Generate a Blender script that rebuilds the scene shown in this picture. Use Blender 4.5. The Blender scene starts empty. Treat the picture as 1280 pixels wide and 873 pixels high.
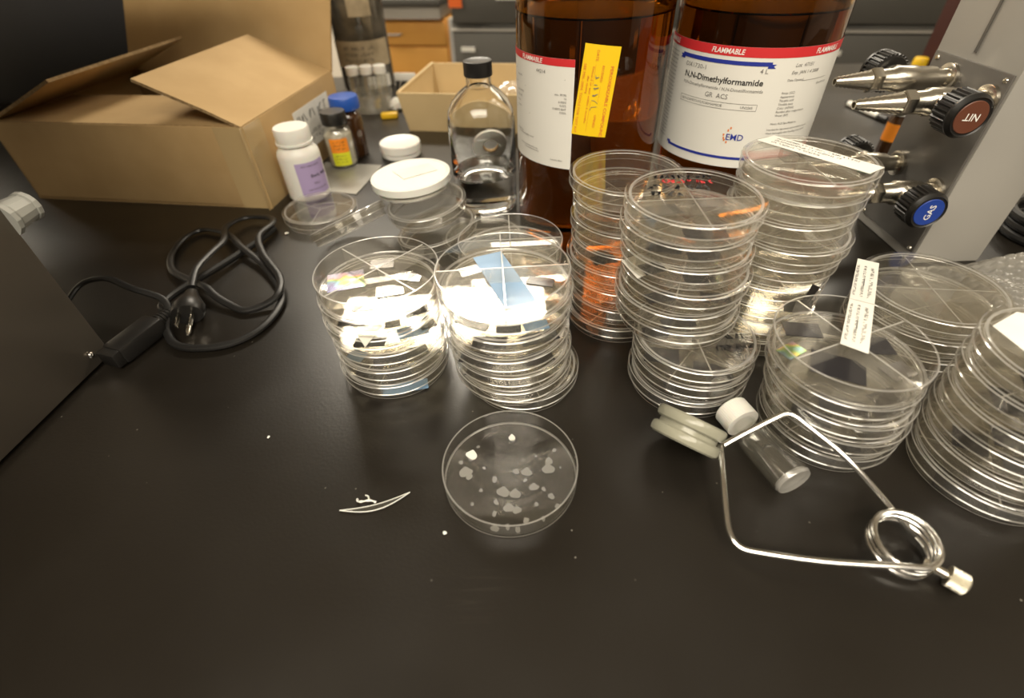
import bpy, bmesh, math, random
from mathutils import Vector, Matrix, Euler
random.seed(7)
PI = math.pi
sc = bpy.context.scene
COL = sc.collection
def R(d): return math.radians(d)

# ------------------------------------------------------------------ mesh builder
class M:
    def __init__(s): s.v=[]; s.f=[]; s.mi=[]; s.sm=[]
    def add(s, verts, faces, mat=0, smooth=False, xf=None):
        b=len(s.v)
        for p in verts:
            p=Vector(p); s.v.append(tuple(xf @ p) if xf is not None else tuple(p))
        for f in faces:
            s.f.append([b+i for i in f]); s.mi.append(mat); s.sm.append(smooth)
        return s
    def lathe(s, prof, seg=48, mat=0, xf=None, loop=True, smooth=True, mats=None, a0=0):
        """prof: list of (r,z); r==0 points become single verts"""
        b=len(s.v); idx=[]
        for (r,z) in prof:
            if abs(r)<1e-9:
                idx.append([len(s.v)]*seg); p=Vector((0,0,z)); s.v.append(tuple(xf@p) if xf is not None else tuple(p))
            else:
                row=[]
                for k in range(seg):
                    a=2*PI*k/seg+a0; p=Vector((r*math.cos(a),r*math.sin(a),z))
                    row.append(len(s.v)); s.v.append(tuple(xf@p) if xf is not None else tuple(p))
                idx.append(row)
        n=len(prof)
        for i in range(n if loop else n-1):
            A=idx[i]; Bq=idx[(i+1)%n]
            if A[0]==A[1] and Bq[0]==Bq[1]: continue
            for k in range(seg):
                k2=(k+1)%seg
                q=[A[k],A[k2],Bq[k2],Bq[k]]
                q2=[]
                for x in q:
                    if x not in q2: q2.append(x)
                if len(q2)>2:
                    s.f.append(q2); s.mi.append(mats[i] if mats else mat); s.sm.append(smooth)
        return s
    def tube(s, pts, r, seg=10, mat=0, closed=False, smooth=True, flat=1.0, caps=True):
        pts=[Vector(p) for p in pts]; n=len(pts); rr=r if isinstance(r,(list,tuple)) else [r]*n
        rows=[]; up=Vector((0,0,1)); prev=None
        for i in range(n):
            a=pts[(i-1)%n] if (closed or i>0) else pts[i]; c=pts[(i+1)%n] if (closed or i<n-1) else pts[i]
            t=(c-a).normalized()
            if prev is None:
                x=t.cross(up)
                if x.length<1e-3: x=t.cross(Vector((0,1,0)))
                x.normalize()
            else:
                x=prev-t*prev.dot(t); x.normalize()
            prev=x; y=t.cross(x)
            row=[]
            for k in range(seg):
                an=2*PI*k/seg
                p=pts[i]+x*(rr[i]*math.cos(an))+y*(rr[i]*flat*math.sin(an))
                row.append(len(s.v)); s.v.append(tuple(p))
            rows.append(row)
        for i in range(n if closed else n-1):
            A=rows[i]; Bq=rows[(i+1)%n]
            for k in range(seg):
                s.f.append([A[k],A[(k+1)%seg],Bq[(k+1)%seg],Bq[k]]); s.mi.append(mat); s.sm.append(smooth)
        if caps and not closed:
            s.f.append(rows[0][::-1]); s.mi.append(mat); s.sm.append(False)
            s.f.append(rows[-1]); s.mi.append(mat); s.sm.append(False)
        return s
    def box(s, c, d, mat=0, xf=None, bev=0, seg=2):
        bm=bmesh.new(); bmesh.ops.create_cube(bm,size=1)
        for v in bm.verts: v.co=Vector((v.co.x*d[0]+c[0],v.co.y*d[1]+c[1],v.co.z*d[2]+c[2]))
        if bev: bmesh.ops.bevel(bm,geom=bm.edges[:],offset=bev,segments=seg,profile=.5,affect='EDGES')
        bm.verts.index_update()
        s.add([v.co.copy() for v in bm.verts],[[v.index for v in f.verts] for f in bm.faces],mat,bool(bev),xf); bm.free()
        return s
    def prism(s, poly, z0, z1, mat=0, xf=None, smooth=False, edge_mat=None):
        n=len(poly); vs=[(x,y,z0) for x,y in poly]+[(x,y,z1) for x,y in poly]
        s.add(vs,[list(range(n))[::-1],[n+i for i in range(n)]],mat,False,xf)
        s.add(vs,[[i,(i+1)%n,n+(i+1)%n,n+i] for i in range(n)],mat if edge_mat is None else edge_mat,smooth,xf)
        return s
    def plate(s, corners, th, mat=0, edge_mat=None):
        """thick plate from four 3d corners, thickness along the normal"""
        c=[Vector(p) for p in corners]; n=(c[1]-c[0]).cross(c[3]-c[0]).normalized()*th
        vs=c+[p+n for p in c]
        s.add(vs,[[3,2,1,0],[4,5,6,7]],mat); s.add(vs,[[0,1,5,4],[1,2,6,5],[2,3,7,6],[3,0,4,7]],mat if edge_mat is None else edge_mat)
        return s
    def obj(s, name, mats, parent=None, loc=None, sharp=35, recalc=True, mw=None):
        me=bpy.data.meshes.new(name); me.from_pydata(s.v,[],s.f)
        for m in (mats if isinstance(mats,(list,tuple)) else [mats]): me.materials.append(m)
        me.polygons.foreach_set('material_index',s.mi); me.polygons.foreach_set('use_smooth',s.sm)
        me.update()
        if recalc:
            bm=bmesh.new(); bm.from_mesh(me); bmesh.ops.recalc_face_normals(bm,faces=bm.faces[:]); bm.to_mesh(me); bm.free()
        if any(s.sm): me.set_sharp_from_angle(angle=R(sharp))
        o=bpy.data.objects.new(name,me); COL.objects.link(o)
        if parent is not None: o.parent=parent
        if loc is not None: o.location=loc
        if mw is not None: o.matrix_world=mw
        return o

def tag(o,label,cat,group=None,kind=None):
    if label: o['label']=label
    if cat: o['category']=cat
    if group: o['group']=group
    if kind: o['kind']=kind
    return o
def thing(name,label,cat,loc=(0,0,0),rot=(0,0,0),group=None):
    o=bpy.data.objects.new(name,None); COL.objects.link(o); o.empty_display_size=.02
    o.location=loc; o.rotation_euler=rot
    return tag(o,label,cat,group)
def structure(o): o['kind']='structure'; return o
def dup(root,loc=None,rot=None,label=None,group=None,scale=None):
    r=root.copy(); COL.objects.link(r)
    if loc is not None: r.location=loc
    if rot is not None: r.rotation_euler=rot
    if scale is not None: r.scale=scale
    if label: r['label']=label
    if group: r['group']=group
    for ch in list(root.children):
        c=ch.copy(); COL.objects.link(c); c.parent=r
        for g in list(ch.children):
            d=g.copy(); COL.objects.link(d); d.parent=c
    return r

# text as flat mesh data in its own plane: returns verts (x,y), faces
_tc={}
def text2d(body,size=1,align='LEFT',bold=0.0,shear=0,width=None):
    key=(body,align,bold,shear)
    if key not in _tc:
        cu=bpy.data.curves.new('lettering','FONT'); cu.body=body; cu.size=1; cu.align_x=align; cu.offset=bold; cu.shear=shear; cu.resolution_u=2
        t=bpy.data.objects.new('lettering',cu); COL.objects.link(t)
        dg=bpy.context.evaluated_depsgraph_get(); dg.update()
        me=bpy.data.meshes.new_from_object(t.evaluated_get(dg))
        _tc[key]=([(v.co.x,v.co.y) for v in me.vertices],[list(p.vertices) for p in me.polygons])
        bpy.data.objects.remove(t); bpy.data.curves.remove(cu); bpy.data.meshes.remove(me)
    vs,fs=_tc[key]
    sx=size
    if width and vs:
        w=max(v[0] for v in vs)-min(v[0] for v in vs); sx=width/max(w,1e-6)
    return [(x*sx,y*size) for x,y in vs],fs
def put_text(m,body,size,mapf,mat=0,align='LEFT',bold=0.0,shear=0,width=None):
    vs,fs=text2d(body,size,align,bold,shear,width)
    m.add([mapf(x,y) for x,y in vs],fs,mat)
def stroke(m,pts,w,mapf,mat=0):
    """ribbon along 2d polyline"""
    for i in range(len(pts)-1):
        a=Vector(pts[i]); b=Vector(pts[i+1]); d=(b-a)
        if d.length<1e-9: continue
        d.normalize(); n=Vector((-d.y,d.x))*w/2; a=a-d*w*.3; b=b+d*w*.3
        m.add([mapf(*(a-n)),mapf(*(b-n)),mapf(*(b+n)),mapf(*(a+n))],[[0,1,2,3]],mat)
def scribble(m,x0,y0,length,h,mapf,w=.0006,mat=0,seed=0,ang=0):
    """a handwritten-looking line of letters"""
    rn=random.Random(seed); x=0; ca,sa=math.cos(ang),math.sin(ang)
    while x<length:
        cw=h*rn.uniform(.45,.8); n=rn.choice((3,4,4,5)); pts=[]
        for k in range(n): pts.append((x+cw*rn.random(),h*(rn.random() if 0<k<n-1 else rn.choice((0,1)))))
        stroke(m,[(x0+px*ca-py*sa,y0+px*sa+py*ca) for px,py in pts],w,mapf,mat)
        x+=cw*1.25+ (h*.6 if rn.random()<.2 else 0)

# ------------------------------------------------------------------ materials
def mat(name,color=(.5,.5,.5),rough=.5,metal=0,spec=.5,bump=None,bscale=200,bstr=.1,var=None,vscale=8,trans=0,ior=1.45,coat=0,emit=None,sss=0,alpha=1):
    m=bpy.data.materials.new(name); m.use_nodes=True; nt=m.node_tree; b=nt.nodes['Principled BSDF']
    b.inputs['Base Color'].default_value=(*color,1); b.inputs['Roughness'].default_value=rough; b.inputs['Metallic'].default_value=metal
    b.inputs['Specular IOR Level'].default_value=spec; b.inputs['Transmission Weight'].default_value=trans; b.inputs['IOR'].default_value=ior
    b.inputs['Coat Weight'].default_value=coat
    if sss: b.inputs['Subsurface Weight'].default_value=sss; b.inputs['Subsurface Scale'].default_value=.004
    if alpha<1: b.inputs['Alpha'].default_value=alpha
    tc=nt.nodes.new('ShaderNodeTexCoord')
    if var is not None:
        n=nt.nodes.new('ShaderNodeTexNoise'); n.inputs['Scale'].default_value=vscale; n.inputs['Detail'].default_value=5
        mx=nt.nodes.new('ShaderNodeMix'); mx.data_type='RGBA'; mx.inputs[6].default_value=(*color,1); mx.inputs[7].default_value=(*var,1)
        rp=nt.nodes.new('ShaderNodeMapRange'); rp.inputs[1].default_value=.35; rp.inputs[2].default_value=.65
        nt.links.new(tc.outputs['Object'],n.inputs['Vector']); nt.links.new(n.outputs['Fac'],rp.inputs[0]); nt.links.new(rp.outputs[0],mx.inputs[0]); nt.links.new(mx.outputs[2],b.inputs['Base Color'])
    if bump:
        n=nt.nodes.new('ShaderNodeTexNoise'); n.inputs['Scale'].default_value=bscale; n.inputs['Detail'].default_value=4
        bp=nt.nodes.new('ShaderNodeBump'); bp.inputs['Strength'].default_value=bstr; bp.inputs['Distance'].default_value=bump
        nt.links.new(tc.outputs['Object'],n.inputs['Vector']); nt.links.new(n.outputs['Fac'],bp.inputs['Height']); nt.links.new(bp.outputs[0],b.inputs['Normal'])
    return m

def clear_plastic(name,tint=(.975,.97,.955),f0=.05,haze=.016,hazecol=(.88,.85,.78),rough=.022,bump=0):
    """thin-walled clear polystyrene: a Schlick-weighted gloss over a straight-through transmission plus a little scuff haze"""
    m=bpy.data.materials.new(name); m.use_nodes=True; nt=m.node_tree; N=nt.nodes; L=nt.links
    N.remove(N['Principled BSDF']); out=N['Material Output']
    g=N.new('ShaderNodeNewGeometry'); dt=N.new('ShaderNodeVectorMath'); dt.operation='DOT_PRODUCT'
    L.new(g.outputs['Normal'],dt.inputs[0]); L.new(g.outputs['Incoming'],dt.inputs[1])
    ab=N.new('ShaderNodeMath'); ab.operation='ABSOLUTE'; L.new(dt.outputs['Value'],ab.inputs[0])
    om=N.new('ShaderNodeMath'); om.operation='SUBTRACT'; om.inputs[0].default_value=1; L.new(ab.outputs[0],om.inputs[1])
    pw=N.new('ShaderNodeMath'); pw.operation='POWER'; pw.inputs[1].default_value=5; L.new(om.outputs[0],pw.inputs[0])
    ma=N.new('ShaderNodeMath'); ma.operation='MULTIPLY_ADD'; ma.inputs[1].default_value=(1-f0)*.75; ma.inputs[2].default_value=f0; L.new(pw.outputs[0],ma.inputs[0])
    tr=N.new('ShaderNodeBsdfTransparent'); tr.inputs[0].default_value=(*tint,1)
    gl=N.new('ShaderNodeBsdfGlossy'); gl.inputs['Roughness'].default_value=rough; gl.inputs[0].default_value=(1,1,1,1)
    df=N.new('ShaderNodeBsdfDiffuse'); df.inputs[0].default_value=(*hazecol,1)
    tl=N.new('ShaderNodeBsdfTranslucent'); tl.inputs[0].default_value=(*hazecol,1)
    hz=N.new('ShaderNodeMixShader'); hz.inputs[0].default_value=.5; L.new(df.outputs[0],hz.inputs[1]); L.new(tl.outputs[0],hz.inputs[2])
    m1=N.new('ShaderNodeMixShader'); m1.inputs[0].default_value=haze; L.new(tr.outputs[0],m1.inputs[1]); L.new(hz.outputs[0],m1.inputs[2])
    m2=N.new('ShaderNodeMixShader'); L.new(ma.outputs[0],m2.inputs[0]); L.new(m1.outputs[0],m2.inputs[1]); L.new(gl.outputs[0],m2.inputs[2])
    if bump:
        tc=N.new('ShaderNodeTexCoord'); n=N.new('ShaderNodeTexNoise'); n.inputs['Scale'].default_value=60; bp=N.new('ShaderNodeBump'); bp.inputs['Distance'].default_value=bump; bp.inputs['Strength'].default_value=.6
        L.new(tc.outputs['Object'],n.inputs['Vector']); L.new(n.outputs['Fac'],bp.inputs['Height']); L.new(bp.outputs[0],gl.inputs['Normal'])
    L.new(m2.outputs[0],out.inputs['Surface'])
    return m
def glass(name,color=(1,1,1),ior=1.45,rough=0.0,absorb=None,dens=0):
    m=bpy.data.materials.new(name); m.use_nodes=True; nt=m.node_tree; b=nt.nodes['Principled BSDF']
    b.inputs['Base Color'].default_value=(*color,1); b.inputs['Transmission Weight'].default_value=1; b.inputs['IOR'].default_value=ior; b.inputs['Roughness'].default_value=rough
    if absorb:
        v=nt.nodes.new('ShaderNodeVolumeAbsorption'); v.inputs['Color'].default_value=(*absorb,1); v.inputs['Density'].default_value=dens
        nt.links.new(v.outputs[0],nt.nodes['Material Output'].inputs['Volume'])
    return m

PLASTIC=clear_plastic('clear_polystyrene')
EDGE=clear_plastic('polystyrene_edge',haze=.42,f0=.12,hazecol=(.95,.93,.88),rough=.12)  # white haze painted in for the light that rims catch and pipe
DIVM=clear_plastic('polystyrene_divider',haze=.13,f0=.07,hazecol=(.9,.87,.8),rough=.06)
FILM=clear_plastic('plastic_film',haze=.12,f0=.10,hazecol=(.85,.82,.74),rough=.12,bump=.004)
WRAP=clear_plastic('bubble_film',haze=.40,f0=.07,hazecol=(.82,.79,.71),rough=.16)
SPOT=clear_plastic('dried_residue',haze=.27,f0=.05,hazecol=(.85,.84,.8),rough=.3)
VIALGL=clear_plastic('vial_glass',tint=(.955,.955,.94),haze=.03,f0=.085,rough=.03)
BOTTLEGL=glass('clear_bottle_glass',(.985,.99,.98),1.42)
AMBER=glass('amber_glass',(.52,.29,.055),1.42,absorb=(.70,.48,.14),dens=24)
AMBERVIAL=mat('amber_vial_glass',(.05,.02,.006),.08,spec=.6,coat=.4)
WHITE=mat('white_plastic',(.82,.80,.74),.35,sss=.1)
PAPER=mat('white_paper',(.80,.78,.72),.75,var=(.74,.72,.66),vscale=30)
LABELP=mat('label_paper',(.78,.765,.71),.55)
CARD=mat('corrugated_cardboard',(.47,.315,.145),.85,var=(.42,.275,.12),vscale=14,bump=.0006,bscale=90,bstr=.3)
CARDEDGE=mat('cardboard_edge',(.40,.27,.13),.9,var=(.22,.14,.06),vscale=220)
TRAYC=mat('tray_card',(.56,.42,.22),.8,var=(.52,.385,.2),vscale=16)
TAPE=mat('packing_tape',(.50,.36,.18),.25,spec=.6)
BLACKP=mat('black_plastic',(.012,.011,.010),.38,spec=.5)
RUBBER=mat('black_cable_rubber',(.010,.0095,.009),.42,spec=.45,bump=.0003,bscale=300)
BLUEC=mat('blue_cap_plastic',(.02,.09,.42),.35)
REDB=mat('red_print',(.62,.03,.035),.5)
BLUEB=mat('blue_print',(.02,.035,.30),.5)
INK=mat('black_ink',(.025,.023,.022),.6)
GREYINK=mat('grey_ink',(.20,.19,.18),.6)
WHITEINK=mat('white_ink',(.85,.83,.78),.6)
ORINK=mat('orange_ink',(.75,.22,.04),.6)
YELLOW=mat('yellow_sticker',(.90,.60,.01),.55)
ORANGE=mat('orange_label',(.85,.27,.02),.55)
LIME=mat('lime_label',(.70,.72,.03),.55)
LILAC=mat('lilac_label',(.46,.36,.60),.55)
CHROME=mat('chrome_wire',(.86,.85,.82),.2,metal=1)
NICKEL=mat('nickel_plate',(.60,.56,.48),.26,metal=1)
KNURL=mat('knurled_metal',(.62,.59,.50),.38,metal=1,bump=.001,bscale=900,bstr=.6)
STEEL=mat('brushed_steel_case',(.20,.175,.14),.42,metal=.75,var=(.18,.155,.125),vscale=5)
COLM=mat('grey_painted_metal',(.46,.44,.40),.36,metal=.15)
COLD=mat('dark_grey_metal',(.17,.16,.145),.38,metal=.4)
SILICON=mat('silicon_wafer',(.035,.033,.036),.12,metal=.2,spec=.7)
SILVERCHIP=mat('grey_mirror_wafer',(.38,.37,.36),.14,metal=.9)
BLUEF=mat('blue_tape_film',(.24,.42,.66),.4,alpha=.75)
BROWNC=mat('brown_knob_disc',(.13,.045,.025),.4)
BLUED=mat('blue_knob_disc',(.015,.05,.30),.4)
RINGGL=mat('pale_glass_ring',(.50,.49,.38),.14,spec=.7,trans=.4,ior=1.35)
WOOD=mat('orange_wood',(.78,.40,.09),.5,var=(.72,.35,.075),vscale=6)
GREYC=mat('grey_counter',(.50,.47,.42),.5)
DARKCAB=mat('dark_grey_cabinet',(.085,.08,.07),.5)
LIGHTG=mat('light_grey_metal',(.45,.44,.42),.4)
INSTR=mat('dark_instrument_paint',(.022,.022,.024),.5)
MAROON=mat('maroon_board',(.055,.018,.014),.5)
REDORANGE=mat('orange_sticker',(.85,.16,.03),.5)
TAN=mat('tan_label',(.50,.40,.26),.6,var=(.30,.24,.15),vscale=25)
JARDARK=mat('dark_jar_glass',(.030,.028,.022),.08,spec=.7,var=(.14,.12,.09),vscale=18,coat=.5)
KNOBGREY=mat('grey_knob_plastic',(.36,.36,.33),.35)
YELPL=mat('yellow_plastic',(.80,.50,.02),.4)
POWDER=mat('cream_powder',(.62,.58,.48),.8)
REDMARK=clear_plastic('red_marker_tint',tint=(.95,.66,.62),haze=.12,hazecol=(.75,.12,.12))
GREENMARK=mat('green_tape',(.10,.48,.22),.5)
BLACKTAPE=mat('black_tape',(.02,.018,.016),.5)
WALLP=mat('painted_wall',(.70,.65,.56),.8)
CEILP=mat('ceiling_paint',(.70,.66,.58),.85)
FLOORP=mat('floor_tile',(.22,.20,.17),.5,var=(.18,.16,.14),vscale=3)
IRID=mat('iridescent_film',(.50,.50,.50),.10,metal=1)
def irid():
    nt=IRID.node_tree; b=nt.nodes['Principled BSDF']; tc=nt.nodes.new('ShaderNodeTexCoord')
    n=nt.nodes.new('ShaderNodeTexNoise'); n.inputs['Scale'].default_value=70; n.inputs['Detail'].default_value=1
    sp=nt.nodes.new('ShaderNodeSeparateXYZ'); nt.links.new(tc.outputs['Object'],sp.inputs[0])
    mu=nt.nodes.new('ShaderNodeMath'); mu.operation='MULTIPLY_ADD'; mu.inputs[1].default_value=28; nt.links.new(sp.outputs['Y'],mu.inputs[0])
    nt.links.new(tc.outputs['Object'],n.inputs['Vector']); nt.links.new(n.outputs['Fac'],mu.inputs[2])
    cr=nt.nodes.new('ShaderNodeValToRGB'); e=cr.color_ramp.elements
    e[0].position=.25; e[0].color=(.42,.40,.62,1); e[1].position=.8; e[1].color=(.62,.58,.70,1)
    for p,c in ((.38,(.40,.62,.70,1)),(.48,(.45,.68,.30,1)),(.56,(.80,.70,.22,1)),(.66,(.78,.48,.50,1))):
        x=e.new(p); x.color=c
    nt.links.new(mu.outputs[0],cr.inputs[0]); nt.links.new(cr.outputs[0],b.inputs['Base Color'])
irid()
def bench_mat():
    m=bpy.data.materials.new('black_epoxy_resin'); m.use_nodes=True; nt=m.node_tree; N=nt.nodes; L=nt.links; b=N['Principled BSDF']
    tc=N.new('ShaderNodeTexCoord')
    def noise(s,d=5,v=None):
        n=N.new('ShaderNodeTexNoise'); n.inputs['Scale'].default_value=s; n.inputs['Detail'].default_value=d
        L.new(v if v else tc.outputs['Object'],n.inputs['Vector']); return n
    def rng(sock,a,b_,c=0,d=1):
        r=N.new('ShaderNodeMapRange'); r.inputs[1].default_value=a; r.inputs[2].default_value=b_; r.inputs[3].default_value=c; r.inputs[4].default_value=d; L.new(sock,r.inputs[0]); return r.outputs[0]
    def mix(f,a,bb):
        x=N.new('ShaderNodeMix'); x.data_type='RGBA'
        if isinstance(f,float): x.inputs[0].default_value=f
        else: L.new(f,x.inputs[0])
        for i,s in ((6,a),(7,bb)):
            if isinstance(s,tuple): x.inputs[i].default_value=(*s,1)
            else: L.new(s,x.inputs[i])
        return x.outputs[2]
    base=mix(rng(noise(9).outputs['Fac'],.35,.65),(.0092,.0073,.0052),(.0118,.0096,.0072))
    # dust specks: sparse voronoi dots
    vo=N.new('ShaderNodeTexVoronoi'); vo.inputs['Scale'].default_value=70; L.new(tc.outputs['Object'],vo.inputs['Vector'])
    dots=rng(vo.outputs['Distance'],.035,.06,1,0); keep=rng(noise(16,2).outputs['Fac'],.52,.60)
    mu=N.new('ShaderNodeMath'); mu.operation='MULTIPLY'; L.new(dots,mu.inputs[0]); L.new(keep,mu.inputs[1])
    mu2=N.new('ShaderNodeMath'); mu2.operation='MULTIPLY'; mu2.inputs[1].default_value=.55; L.new(mu.outputs[0],mu2.inputs[0])
    c=mix(mu2.outputs[0],base,(.30,.28,.24))
    # scratches: stretched noise ridge lines, gated
    mp=N.new('ShaderNodeMapping'); mp.inputs['Rotation'].default_value=(0,0,R(52)); mp.inputs['Scale'].default_value=(2.2,60,1); L.new(tc.outputs['Object'],mp.inputs['Vector'])
    sn=noise(1.0,2,mp.outputs[0]); ab=N.new('ShaderNodeMath'); ab.operation='SUBTRACT'; ab.inputs[1].default_value=.5; L.new(sn.outputs['Fac'],ab.inputs[0])
    ab2=N.new('ShaderNodeMath'); ab2.operation='ABSOLUTE'; L.new(ab.outputs[0],ab2.inputs[0])
    s1=rng(ab2.outputs[0],.0,.012,1,0); g=rng(noise(5,2).outputs['Fac'],.60,.70)
    m3=N.new('ShaderNodeMath'); m3.operation='MULTIPLY'; L.new(s1,m3.inputs[0]); L.new(g,m3.inputs[1])
    m4=N.new('ShaderNodeMath'); m4.operation='MULTIPLY'; m4.inputs[1].default_value=.10; L.new(m3.outputs[0],m4.inputs[0])
    c=mix(m4.outputs[0],c,(.16,.14,.11))
    L.new(c,b.inputs['Base Color'])
    L.new(rng(noise(7,4).outputs['Fac'],.3,.7,.28,.38),b.inputs['Roughness'])
    b.inputs['Specular IOR Level'].default_value=.54
    bp=N.new('ShaderNodeBump'); bp.inputs['Strength'].default_value=.12; bp.inputs['Distance'].default_value=.0006; L.new(noise(420,3).outputs['Fac'],bp.inputs['Height']); L.new(bp.outputs[0],b.inputs['Normal'])
    return m
BENCH=bench_mat()

# ------------------------------------------------------------------ camera (z = 0 is the bench top)
f_px,pitch,roll,H=620.0,R(41.55),R(-2.2),.325
cd=bpy.data.cameras.new('camera'); cam=bpy.data.objects.new('camera',cd); COL.objects.link(cam); sc.camera=cam
fw=Vector((0,math.cos(pitch),-math.sin(pitch))); up0=Vector((0,math.sin(pitch),math.cos(pitch))); rt0=Vector((1,0,0))
rt=rt0*math.cos(roll)+up0*math.sin(roll); up=up0*math.cos(roll)-rt0*math.sin(roll)
mw=Matrix((rt,up,-fw)).transposed().to_4x4(); mw.translation=Vector((0,0,H)); cam.matrix_world=mw
cd.sensor_width=36; cd.lens=36*f_px/1280; cd.shift_y=-10/1280; cd.clip_start=.01; cd.clip_end=50
cd.dof.use_dof=True; cd.dof.focus_distance=.43; cd.dof.aperture_fstop=3.8

# ------------------------------------------------------------------ room shell
FZ=-.91; CZ=1.78; X0,X1,Y0,Y1=-3.6,3.6,-3.0,4.6
def slab(name,a,b,m_): 
    o=M().box([(a[i]+b[i])/2 for i in range(3)],[b[i]-a[i] for i in range(3)]).obj(name,m_); return structure(o)
slab('floor',(X0,Y0,FZ-.1),(X1,Y1,FZ),FLOORP)
slab('ceiling',(X0,Y0,CZ),(X1,Y1,CZ+.1),CEILP)
slab('wall_back',(X0,Y1,FZ),(X1,Y1+.1,CZ),WALLP); slab('wall_front',(X0,Y0-.1,FZ),(X1,Y0,CZ),mat('darkened_front_wall',(.16,.14,.12),.6))  # front wall, out of view, darkened to cut light bounced onto the rear flap
slab('wall_left',(X0-.1,Y0,FZ),(X0,Y1,CZ),WALLP); slab('wall_right',(X1,Y0,FZ),(X1+.1,Y1,CZ),WALLP)

# lab bench: black worktop on a cabinet carcass
bench=thing('lab_bench','black epoxy resin lab bench everything in the foreground stands on','bench',(0,.5,FZ))
poly=[(-2.2,-.95),(2.2,-.95),(2.2,.79),(-2.2,1.0)]
M().prism(poly,.91-.032,.91).obj('worktop',BENCH,bench)
poly2=[(-2.12,-.85),(2.12,-.85),(2.12,.72),(-2.12,.92)]
M().prism(poly2,.0,.91-.033).obj('base_cabinet',DARKCAB,bench)

# ------------------------------------------------------------------ petri dishes
RO=.05; PITCH=.0180
def lid_mesh(R_=RO):
    m=M(); t=.0011
    prof=[(0,.0163),(R_-.0062,.0163),(R_-t-.0004,.0163),(R_-t,.0159),(R_-t,.0088),(R_-.0004,.0082),(R_,.0086),(R_,.0168),(R_-.0006,.0174),
          (R_-.0030,.0174),(R_-.0035,.01775),(R_-.0044,.01775),(R_-.0050,.0173),(0,.0173)]
    mats=[0,0,0,0,1,1,0,1,0,1,1,1,0,0]
    m.lathe(prof,72,loop=False,mats=mats); return m
def base_mesh(R_=.0468,h=.0152,t=.0011):
    m=M()
    prof=[(0,.0002),(R_-.0012,.0002),(R_-.0002,.0008),(R_,.0016),(R_,h-.0004),(R_-.0003,h),(R_-t+.0003,h),(R_-t,h-.0004),(R_-t,.0022),(R_-t-.0008,.0014),(0,.0013)]
    mats=[0,1,1,0,1,1,1,0,0,0,0]
    m.lathe(prof,72,loop=False,mats=mats); return m
def divider_mesh(n=4,R_=.0452,h=.0140,t=.0010):
    m=M()
    for k in range(n):
        a=2*PI*k/n; xf=Matrix.Rotation(a,4,'Z')
        m.box((R_/2,0,(.0014+h)/2),(R_,t,h-.0014),0,xf)
        m.box((R_/2,0,h),(R_,t*1.05,.0004),1,xf)
    return m
def dish_proto(div,lidded=True):
    t=thing('petri_dish','x','petri dish')
    if lidded:
        base_mesh().obj('base',[PLASTIC,EDGE],t); lid_mesh().obj('lid',[PLASTIC,EDGE],t)
        if div: divider_mesh(div).obj('divider',[DIVM,EDGE],t)
    else:
        base_mesh(RO,.0165,.0012).obj('base',[PLASTIC,EDGE],t)
        if div: divider_mesh(div,RO-.0014,.0150).obj('divider',[DIVM,EDGE],t)
    return t
P_plain=dish_proto(0); P_quad=dish_proto(4); P_bi=dish_proto(3); P_open=dish_proto(4,False)
used=set()
def dish(proto,loc,rot=(0,0,0),label='',group=None,scale=None):
    if proto.name not in used:
        used.add(proto.name); o=proto; o.location=loc; o.rotation_euler=rot
        if scale: o.scale=scale
        o['label']=label
        if group: o['group']=group
        return o
    o=dup(proto,loc,rot,label,group,scale)
    if not group and 'group' in o: del o['group']
    return o
ORD=['topmost','second','third','fourth','fifth','sixth','seventh','eighth','ninth','tenth','eleventh','twelfth','thirteenth']
def stack(n,base,top,pitch,where,group,z0=0,seed=0,jit=.0012,top_open=False,sc_=1.0,tilt=0):
    """n dishes from base xy to top xy; returns list bottom->top"""
    rn=random.Random(seed); out=[]
    for i in range(n):
        t=i/max(1,n-1); x=base[0]+(top[0]-base[0])*t+rn.uniform(-jit,jit); y=base[1]+(top[1]-base[1])*t+rn.uniform(-jit,jit)
        k=n-1-i
        lab=('clear petri dish on top of ' if k==0 else 'clear petri dish at the bottom of ' if i==n-1-(n-1) and n>2 else 'clear petri dish %s from the top of '%ORD[k])+where
        pr=P_open if (top_open and k==0) else rn.choice((P_quad,P_quad,P_bi,P_plain))
        s=(sc_,sc_,pitch/PITCH)
        out.append(dish(pr,(x,y,z0+i*pitch+.0001),(R(rn.uniform(-.12,.12)),R(rn.uniform(-.12,.12)),rn.uniform(0,PI)),lab,group,s))
    return out
SA=stack(6,(-.108,.341),(-.108,.341),.0182,'the front left stack','petri dishes of the front left stack',0,1,.0012,True)
bdish=dish(P_quad,(.0086,.3199,.0001),(0,0,.3),'clear petri dish lying under the middle stack, jutting out to the front','petri dishes of the middle stack')
SB=stack(6,(-.001,.311),(-.004,.309),.0182,'the middle stack with the blue strip','petri dishes of the middle stack',.0182,2,.0016,True)
SD=stack(8,(.1085,.4035),(.1075,.417),.0184,'the stack before the yellow stickered bottle','petri dishes of the rear stack',0,3,.0030)
SF=stack(3,(.153,.309),(.153,.309),.0184,'the lower half of the ink marked stack','petri dishes of the ink marked stack',0,4,.0018)
SF2=stack(6,(.139,.331),(.1385,.337),.0179,'the ink marked stack','petri dishes of the ink marked stack',.0553,5,.0030)
SG=stack(9,(.236,.3755),(.2374,.3784),.0189,'the tall stack by the gas valves','petri dishes of the tall right stack',0,6,.0032)
SH=stack(5,(.2474,.2494),(.232,.2500),.0193,'the stack behind the wire clamp','petri dishes behind the clamp',0,8,.0018,True)
SI=stack(6,(.343,.205),(.349,.215),.0180,'the stack at the right edge','petri dishes at the right edge',0,9,.0030)
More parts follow.
